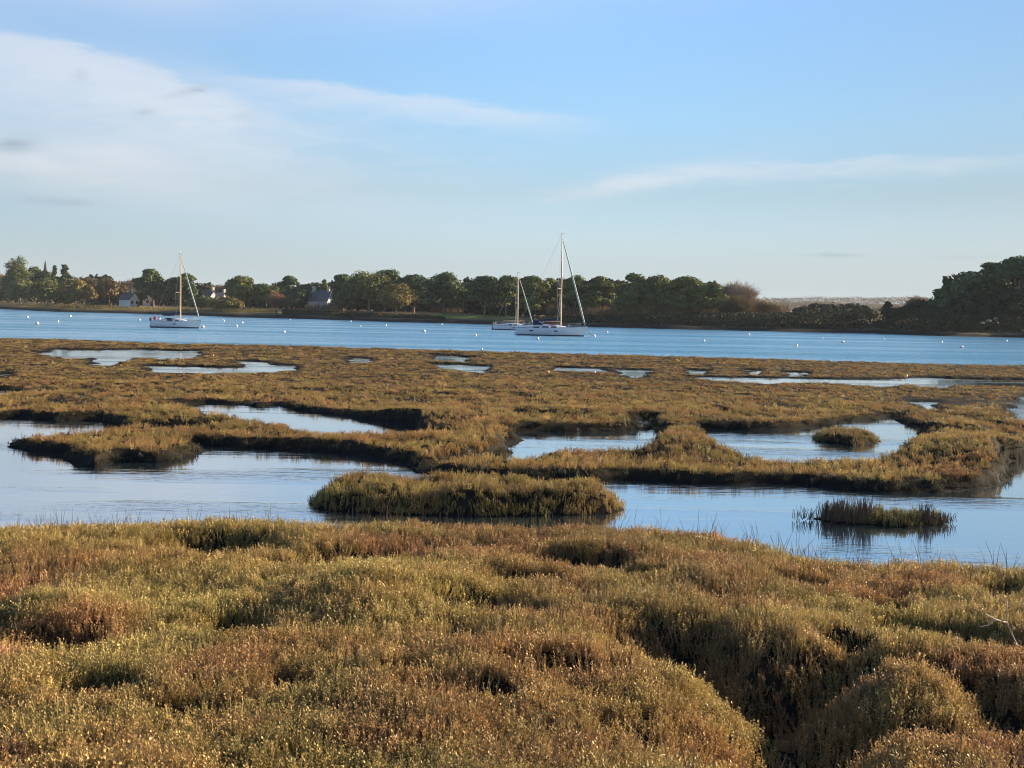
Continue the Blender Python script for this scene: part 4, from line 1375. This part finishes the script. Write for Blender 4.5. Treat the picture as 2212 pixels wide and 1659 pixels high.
def sailboat(name, px0, px1, ywl, ymast, mastfrac, heading, label, hull_h=1.05, boom_cover=True, hood=True, outboard=False, twolines=False, jib=(0.95, 1.0), jibr=0.09, seed=0, lean=0.0):
    xc = (px0 + px1) / 2
    p = at(xc, ywl, 0)
    d = p[1]
    L = (px1 - px0) * d / FPX / cos(heading)
    Hm = at_d(xc, ymast, d)[2]
    root = empty(name, (p[0], d, 0), -heading)
    root.rotation_euler = (R(lean), 0, -heading)
    tag(root, label, 'sailing boat', 'sailing boats moored in the bay')
    B = L * .155
    st = np.linspace(0, 1, 15)

    def beam(t):
        return B * (np.interp(t, [0, .12, .35, .55, .75, .9, 1], [.74, .84, .98, 1.0, .80, .42, .015]))

    def sheer(t):
        return hull_h * np.interp(t, [0, .3, .6, 1], [.94, .90, .95, 1.16])

    def xpos(t, z):
        x = (t - .5) * L
        if t > .8:
            x += (t - .8) / .2 * (z / hull_h - .6) * .045 * L
        if t < .05:
            x -= (z / hull_h - .5) * .02 * L
        return x

    def section(t, zs):
        s, bm = sheer(t), beam(t)
        return [(xpos(t, z), bm * (1 - .30 * (1 - z / s) ** 1.6) if z >= 0 else bm * .72 * max(0, 1 + z / .5) ** .5, z) for z in zs]
    WL = .17

    def strip(z_lo, z_hi, n):
        rings = []
        for t in st:
            lo = z_lo if z_lo is not None else WL
            hi = sheer(t) if z_hi is None else z_hi
            zs = np.linspace(lo, hi, n)
            star = [(a, -b, c) for a, b, c in section(t, zs)]
            port = section(t, zs)
            rings.append(star[::-1] + port if z_hi is not None else None)
            if z_hi is None:
                rings[-1] = (star, port)
        return rings
    hull = MB()
    rs = strip(WL, None, 6)
    for side in (0, 1):
        hull.loft([r[side] for r in rs], closed=False)
    tr = rs[0]
    hull.face(tr[0] + tr[1][::-1])
    ho = hull.build('hull', M_GEL, root)
    bt = MB()
    zs = np.linspace(-.35, WL, 4)
    for sgn in (-1, 1):
        bt.loft([[(a, sgn * b * 1.004, c) for a, b, c in section(t, zs)] for t in st], closed=False)
    s0 = section(0, zs)
    bt.face([(a, -b, c) for a, b, c in s0] + s0[::-1])
    bt.build('antifouling', M_ANTI, root)
    # toe rail and deck
    dk = MB()
    dk.loft([[(xpos(t, sheer(t)), y * beam(t) * .985, sheer(t) - .03 + .05 * (1 - y * y)) for y in (-1, -.5, 0, .5, 1)] for t in st], closed=False)
    dk.build('deck', M_DECK, root)
    tr_ = MB()
    for sgn in (-1, 1):
        tr_.tube([(xpos(t, sheer(t)), sgn * beam(t), sheer(t) + .03) for t in st], .035, 5)
    tr_.build('toe_rail', M_STEEL, root)
    # coachroof
    x0, x1 = L * (-.16), L * .24
    ch = .34 + .02 * L
    rings = []
    for u, wf, hf in ((0, .62, .96), (.35, .64, 1.0), (.7, .52, .82), (.92, .34, .5), (1.0, .26, .12)):
        x = x0 + (x1 - x0) * u
        zb = hull_h * .9
        w = B * wf
        rings.append([(x, -w, zb), (x, -w * .94, zb + ch * hf * .7), (x, -w * .72, zb + ch * hf), (x, w * .72, zb + ch * hf), (x, w * .94, zb + ch * hf * .7), (x, w, zb)])
    cr = MB().loft(rings).build('coachroof', M_GEL, root)
    for sgn in (-1, 1):
        wn = MB()
        for (a, c) in ((.10, .34), (.42, .62)):
            xa, xb_ = x0 + (x1 - x0) * a, x0 + (x1 - x0) * c
            ya, yb = B * np.interp(a, [0, .35, .7], [.62, .64, .52]) + .012, B * np.interp(c, [0, .35, .7], [.62, .64, .52]) + .012
            z0, z1 = hull_h * .9 + ch * .2, hull_h * .9 + ch * .58
            wn.loft([[(xa, sgn * ya, z0), (xb_, sgn * yb, z0), (xb_, sgn * yb * .96, z1), (xa, sgn * ya * .96, z1)], [(xa, sgn * (ya - .06), z0), (xb_, sgn * (yb - .06), z0), (xb_, sgn * (yb * .96 - .06), z1), (xa, sgn * (ya * .96 - .06), z1)]])
        wn.build('cabin_window', M_PORT, cr)
        for t in ((.20, .56) if L > 9 else (.5,)):
            zs2 = (hull_h * .52, hull_h * .66)
            a, b_ = section(t, zs2), section(t + .05, zs2)
            MB().face([(q[0], sgn * (q[1] + .012), q[2]) for q in (a[0], b_[0], b_[1], a[1])]).build('hull_window', M_PORT, ho, False)
    # cockpit coaming
    cm = MB()
    for sgn in (-1, 1):
        cm.tube([(L * -.44, sgn * B * .62, hull_h * .98), (L * -.3, sgn * B * .66, hull_h * 1.1), (L * -.15, sgn * B * .62, hull_h * 1.2)], [.08, .12, .12], 7)
    cm.build('coaming', M_GEL, root)
    # rig
    mx = (mastfrac - .5) * L
    dz = hull_h + ch * .75
    MB().tube([(mx, 0, hull_h * .9), (mx, 0, Hm * .6), (mx - .05, 0, Hm)], [.105 + L * .002, .095 + L * .002, .07], 10).build('mast', M_ALU, root)
    mt = MB().tube([(mx - .3, 0, Hm + .02), (mx + .3, 0, Hm + .02)], .03, 5).tube([(mx - .05, 0, Hm), (mx - .05, 0, Hm + .5)], .018, 5).build('masthead', M_WIRE, root)
    zsp = dz + (Hm - dz) * .40
    for sgn in (-1, 1):
        MB().tube([(mx, 0, zsp), (mx - .45, sgn * B * .62, zsp + .06)], .035, 6).build('spreader', M_ALU, root)
        if L > 9:
            z2 = dz + (Hm - dz) * .72
            MB().tube([(mx, 0, z2), (mx - .3, sgn * B * .45, z2 + .05)], .03, 6).build('spreader', M_ALU, root)
    sh = MB()
    for sgn in (-1, 1):
        sh.tube([(mx - .2, sgn * B * .9, hull_h), (mx - .45, sgn * B * .62, zsp + .06), (mx, 0, Hm * .93)], .012, 4)
        sh.tube([(mx - .5, sgn * B * .9, hull_h), (mx, 0, zsp)], .012, 4)
    sh.tube([(-L * .495, 0, hull_h * .95), (mx - .05, 0, Hm)], .012, 4)
    sh.build('rigging', M_WIRE, root)
    bow = np.array((L * .5 - .05, 0, sheer(1)))
    top = np.array((mx + .05, 0, Hm * jib[0]))
    MB().tube([bow, top], .014, 4).build('forestay', M_WIRE, root)
    MB().tube([bow + (top - bow) * .05, bow + (top - bow) * .25, bow + (top - bow) * .6, bow + (top - bow) * .97], [jibr * .9, jibr * 1.15, jibr, jibr * .5], 8).build('furled_jib', M_SAILC, root)
    zb = dz + .55
    bl = L * .37
    MB().tube([(mx - .1, 0, zb), (mx - bl, 0, zb - .10)], .06, 8).build('boom', M_ALU, root)
    if boom_cover:
        MB().tube([(mx - .02, 0, zb + .55), (mx - .25, 0, zb + .32), (mx - bl * .5, 0, zb + .18), (mx - bl * .98, 0, zb + .02)], [.12, .30, .28, .14], 9).build('sail_cover', M_NAVY, root)
        MB().tube([(mx - bl * .6, 0, zb), (mx - bl * .62, 0, hull_h * 1.05)], .02, 5).build('mainsheet', M_ROPE, root)
    if hood:
        rings = []
        for u in np.linspace(0, 1, 6):
            x = x0 + .45 - u * 1.5
            zz = ch * .95 + .78 * math.sin(pi * (.12 + .45 * u))
            rings.append([(x, B * .60 * cos(a), hull_h * .92 + zz * max(0, sin(a)) ** .8) for a in np.linspace(0, pi, 9)])
        MB().loft(rings, closed=False).build('sprayhood', M_NAVY, root)
        wnd = [[(q[0] + .02, q[1] * 1.015, q[2] + .012) for q in r[2:7]] for r in rings[:3]]
        MB().loft(wnd, closed=False).build('hood_window', principled('clear_vinyl', (0.35, 0.37, 0.42), 0.15), root)
    # rails
    rl = MB()
    zs3 = .58
    for sgn in (-1, 1):
        pts = []
        for t in np.linspace(.06, .9, 7):
            a = np.array((xpos(t, sheer(t)), sgn * beam(t) * .96, sheer(t)))
            rl.tube([a, a + (0, 0, zs3)], .014, 5)
            pts.append(a + (0, 0, zs3))
        rl.tube(pts, .008, 4)
        rl.tube([q - (0, 0, .28) for q in pts], .008, 4)
    rl.build('guard_rail', M_STEEL, root)
    pu = MB()
    a = [np.array((xpos(.86, sheer(.86)), s * beam(.86) * .95, sheer(.86))) for s in (-1, 1)]
    n_ = np.array((L * .5 + .1, 0, sheer(1) + .62))
    pu.tube([a[0], a[0] + (.1, 0, .62), n_ + (-.1, -.12, 0), n_ + (-.1, .12, 0), a[1] + (.1, 0, .62), a[1]], .02, 6)
    pu.tube([n_ + (-.1, 0, 0), (L * .47, 0, sheer(1))], .02, 6)
    pu.build('pulpit', M_STEEL, root)
    ps = MB()
    a = [np.array((-L * .48, s * beam(.02) * .9, sheer(0))) for s in (-1, 1)]
    ps.tube([a[0] + (1.0, 0, .62), a[0] + (0, 0, .62), a[1] + (0, 0, .62), a[1] + (1.0, 0, .62)], .02, 6)
    for q in a:
        ps.tube([q, q + (0, 0, .62)], .018, 5)
    ps.build('pushpit', M_STEEL, root)
    if outboard:
        for k, y in enumerate((-.45,)):
            ob = MB()
            ob.loft([[(-L * .51 + dx_, y + .17 * cos(q) * s_, hull_h * .95 + z_ + 0 * q) if False else (-L * .515 + .22 * s_ * sin(q), y + .15 * s_ * cos(q), hull_h * .95 + z_) for q in np.arange(8) * pi / 4]
                     for s_, z_ in ((.6, .05), (1, .12), (1, .42), (.7, .52))])
            ob.tube([(-L * .515, y, hull_h), (-L * .515, y, -.2)], .07, 6)
            ob.build('outboard', M_OUTB, root)
    rd = MB()
    rd.loft([[(-L * .50, -.03, .45), (-L * .55, -.02, .45), (-L * .55, .02, .45), (-L * .50, .03, .45)], [(-L * .50, -.03, -.6), (-L * .545, -.02, -.6), (-L * .545, .02, -.6), (-L * .50, .03, -.6)]])
    rd.build('rudder', M_GEL, root)
    return root, L, B, hull_h, ch, mx, d


ba, LA, BA, HA, CHA, MXA, DA = sailboat('sailing_boat', 1117, 1264, 725.0, 505, .635, R(9), 'largest white yacht with navy sail cover and sprayhood, tall mast, in the centre', 1.28, jibr=.13, lean=0.4)
# a red ensign roll and a white fender lie on the coachroof of the large yacht
MB().tube([(LA * -.02, -.55, HA * .9 + CHA + .05), (LA * .03, -.62, HA * .9 + CHA + .12), (LA * .075, -.55, HA * .9 + CHA + .03)], [.10, .17, .08], 8).build('red_bag', M_RED, ba)
sailboat('sailing_boat', 1066, 1152, 713.0, 589, .60, R(7), 'smaller white yacht partly hidden behind the stern of the large one', .92, boom_cover=False, hood=False, outboard=True, jib=(.95, 1), jibr=.10, lean=1.2)
bc, LC, BC, HC, CHC, MXC, DC = sailboat('sailing_boat', 327, 434, 708.2, 548, .585, R(8), 'white yacht moored alone at the left with a bare mast', 1.08, boom_cover=True, hood=False, outboard=True, jib=(.96, 1), jibr=.10, lean=-.6)
# clutter in the cockpit of the lone yacht
for k, (u, y, mt, nm) in enumerate(((-.42, -.5, M_RED, 'fuel_can'), (-.33, -.55, M_GEL, 'fender'), (-.46, .2, M_OUTB, 'gas_grill'))):
    MB().ball((LC * u, y, HC + .35), .26, 9, 7, 1.2).tube([(LC * u, y, HC + .6), (LC * u, y, HC + .75)], .06, 6).build(nm, mt, bc)
# navy windcheater panels at the stern of the lone yacht
MB().loft([[(LC * -.20, s * BC * .6, HC + .05), (LC * -.02, s * BC * .62, HC + .05), (LC * -.02, s * BC * .6, HC + .42), (LC * -.20, s * BC * .58, HC + .5)] for s in (-1, 1)]).build('cockpit_cover', M_NAVY, bc)


# ------------------------------------------------------------------ mooring buoys
def buoy(px, py, dia_px, label, kind='w', group='mooring buoys afloat in the bay', zc=None):
    p = at(px, py, 0.12)
    d = np.hypot(p[0], p[1])
    r = dia_px / 2 * d / FPX * 0.88
    p = at(px, py, r * .35)
    root = empty('mooring_buoy', (p[0], p[1], 0))
    tag(root, label, 'buoy', group)
    MB().ball((0, 0, r * .35), r, 14, 10, 1.0).build('float', {'w': M_BUOYW, 'r': M_BUOYW, 'o': M_BUOYO}[kind], root)
    if kind == 'r':
        rings = [[((r * 1.012) * cos(a) * sin(e), (r * 1.012) * sin(a) * sin(e), r * .35 - r * 1.012 * cos(e)) for a in np.arange(14) * pi / 7] for e in np.linspace(R(52), R(84), 4)]
        MB().loft(rings, cap0=False, cap1=False).build('band', M_BUOYR, root)
    MB().tube([(0, 0, r * 1.3), (0, 0, r * 1.5), (r * .16, 0, r * 1.62), (0, 0, r * 1.72), (-r * .16, 0, r * 1.62), (0, 0, r * 1.5)], r * .05, 5).build('mooring_ring', M_STEEL, root)
    return root


for px, py, dm, kd, lab in [
    (59, 685, 5.5, 'w', 'small white buoy, leftmost in the bay'),
    (80, 699, 9, 'r', 'large white buoy with a red band near the left edge of the bay'),
    (125, 694.5, 5.5, 'w', 'small white buoy right of the large red banded one at far left'),
    (151.5, 683, 6, 'w', 'white buoy closest to the sandy far shore at left'),
    (301, 691, 6, 'w', 'white buoy just off the stern of the lone left yacht'),
    (438, 706.5, 8, 'r', 'white buoy touching the bow of the lone left yacht'),
    (483, 693, 5.5, 'w', 'upper left white buoy of the trio right of the lone yacht'),
    (510.5, 704, 7.5, 'w', 'lowest and largest white buoy of the trio right of the lone yacht'),
    (523, 697, 6, 'w', 'rightmost white buoy of the trio right of the lone yacht'),
    (613.5, 717, 7, 'w', 'single white buoy well right of the trio, nearer the marsh'),
    (627, 690.6, 4, 'w', 'tiny pale buoy hard against the far dark bank, left one'),
    (758, 694, 4, 'w', 'tiny pale buoy hard against the far bank below the wooded mound'),
    (778.5, 705, 4.5, 'w', 'small faint buoy in mid bay below the wooded mound'),
    (833, 703, 6, 'w', 'white buoy below the pale olive tree'),
    (915.5, 715.6, 8.5, 'r', 'large red banded buoy in mid bay left of the two yachts'),
    (954, 700.5, 4.5, 'w', 'tiny buoy below the bright green field'),
    (1026.5, 724, 7, 'w', 'white buoy just left of the two yachts'),
    (1161, 731.5, 8.5, 'r', 'red banded buoy in front of the large yacht hull'),
    (1284, 725.7, 7, 'w', 'white buoy on the mooring line at the bow of the large yacht'),
    (1311, 717.6, 6, 'w', 'white buoy farther off beyond the bow of the large yacht'),
    (1520, 736.4, 7.5, 'w', 'white buoy alone in the middle of the open bay, right of the yachts'),
    (1617.5, 723, 6.5, 'w', 'white buoy near the far bank below the brown hill'),
    (1720, 746, 8, 'w', 'largest white buoy of the right bay, nearest the marsh'),
    (1776, 731, 5, 'w', 'small white buoy near the far bank above the largest right one'),
    (1820, 739, 8, 'r', 'white buoy with a shaded red side right of the largest one'),
    (1908, 731, 5, 'w', 'small white buoy near the dark far bank left of the right grove'),
    (2034, 739, 5.5, 'w', 'small white buoy below the left foot of the right grove'),
    (2077, 750, 8, 'r', 'red banded white buoy below the right grove'),
    (2174, 736, 5.5, 'w', 'last small white buoy before the right edge'),
]:
    buoy(px, py, dm, lab, kd)
for px, py, dm, kd, lab in [
    (1040.5, 754, 5, 'w', 'small pale buoy stranded at the seaward edge of the marsh'),
    (460, 768, 5.5, 'o', 'pinkish buoy stranded on the turf right of the long far pool'),
    (1183, 804, 8.5, 'o', 'orange lit buoy in the dark creek, left of two'),
    (1284, 804, 6, 'w', 'pale buoy in the dark creek, right of two'),
    (1957, 812, 8, 'o', 'orange lit buoy lying at the rim of the long far channel'),
]:
    z = 0.3
    p = at(px, py, z)
    o = buoy(px, py, dm, lab, kd, 'buoys stranded on the marsh')
    hq, _ = lookup(np.array([p[:2]]))
    o.location = (p[0], p[1], max(0.02, z - dm * .5 * p[1] / FPX * .3))
# mooring line of the large yacht
bw = np.array(ba.matrix_basis @ mathutils.Vector((LA * .5, 0, HA * 1.1)))
e = at(1282, 725.5, .2)
tag(MB().tube([bw, bw * .55 + e * .45 + (0, 0, -.25), e], .045, 6).build('mooring_rope', M_ROPE), 'taut rope from the large yacht bow down to its buoy', 'rope')

# a gull far off in the sky
p = at_d(1838, 551, 240)
g = MB()
g.loft([[(-.28, .05 * cos(a), .05 * sin(a)) for a in np.arange(6) * pi / 3], [(0, .09 * cos(a), .09 * sin(a)) for a in np.arange(6) * pi / 3], [(.26, .04 * cos(a), .03 * sin(a)) for a in np.arange(6) * pi / 3]])
for s in (-1, 1):
    g.loft([[(.1, s * .05, .04), (-.12, s * .05, .04), (-.12, s * .05, .01)], [(.16, s * .34, .16), (-.04, s * .34, .16), (-.04, s * .34, .14)], [(.02, s * .72, .05), (-.04, s * .72, .05), (-.04, s * .72, .04)]])
o = g.build('bird', principled('grey_feathers', (0.22, 0.22, 0.23), 0.8))
o.location, o.rotation_euler = tuple(p), (0, 0, R(70))
tag(o, 'single small dark bird flying over the brown hill', 'bird')

# ------------------------------------------------------------------ dead wood in the scrub
def stick(name, label, cat, paths, mat=M_DEAD, z=0.85):
    """paths: list of ([(px, py, height above the anchor ground)...], r0, r1); drawn at the anchor's distance"""
    b = MB()
    p0 = paths[0][0][0]
    base = at(p0[0], p0[1], z)
    dist = base[1]
    hq, _ = lookup(np.array([base[:2]]))
    for pts, r0, r1 in paths:
        w = [at_d(q[0], q[1], dist + q[2]) - base for q in pts]
        if pts is paths[0][0]:
            w = [np.array((0, 0, min(-.05, float(hq[0]) - z - .05)))] + w
        b.tube(w, list(np.linspace(r0 * .68, r1 * .6, len(w))), 7)
    o = b.build(name, mat)
    o.location = tuple(base)
    return tag(o, label, cat)


stick('dead_branch', 'bleached forked dead branch lying in the scrub at the right edge', 'branch',
      [([(2196, 1392, 0), (2178, 1352, -.05), (2174, 1340, -.08), (2176, 1312, -.1), (2174, 1292, -.1)], .014, .006), ([(2174, 1345, -.08), (2150, 1338, -.2), (2128, 1326, -.3)], .013, .007),
       ([(2150, 1338, -.2), (2136, 1350, -.25), (2118, 1354, -.3)], .011, .005), ([(2150, 1338, -.2), (2146, 1318, -.2)], .007, .003), ([(2212, 1318, 0), (2208, 1290, 0)], .009, .004)])
stick('dead_stalk', 'pale broken stem standing at the bottom right of the scrub', 'stem',
      [([(2034, 1668, 0), (2030, 1645, 0), (2024, 1625, .02), (2027, 1606, .02), (2018, 1592, .0)], .016, .007)], z=.85)
stick('dead_stalk', 'thin straight pale stem upright beside a shadow hollow in the scrub', 'stem',
      [([(1143, 1412, 0), (1144, 1370, 0), (1143, 1328, .03)], .007, .004), ([(1143, 1330, .03), (1170, 1344, .05), (1192, 1352, .06)], .005, .004), ([(1192, 1352, .06), (1191, 1380, .03), (1190, 1412, 0)], .006, .004)], M_STICK)
stick('dead_stalk', 'short pale stick lying flat on the scrub below the upright stem', 'stem', [([(1172, 1415, 0), (1200, 1415, .02)], .008, .006)], M_DEAD)

# ------------------------------------------------------------------ the damp air over the bay
hm_ = bpy.data.materials.new('haze')
hm_.use_nodes = True
T = NT(hm_.node_tree)
hm_.node_tree.nodes.remove(hm_.node_tree.nodes['Principled BSDF'])
pv = T.n('ShaderNodeVolumePrincipled')
pv.inputs['Color'].default_value = (0.82, 0.90, 1.0, 1)
pv.inputs['Density'].default_value = 0.00007
pv.inputs['Anisotropy'].default_value = 0.0
T.put(hm_.node_tree.nodes['Material Output'].inputs['Volume'], pv.outputs[0])
hz = MB().box((-1700, -80, -4), (1700, 2700, 48)).build('haze', hm_, None, False)
tag(hz, 'thin pale damp air over the whole bay', None, None, 'stuff')

for o in scene.objects:
    if o.parent is None and o.get('label') and not o.get('category'):
        o['category'] = o.name.split('.')[0].replace('_', ' ')
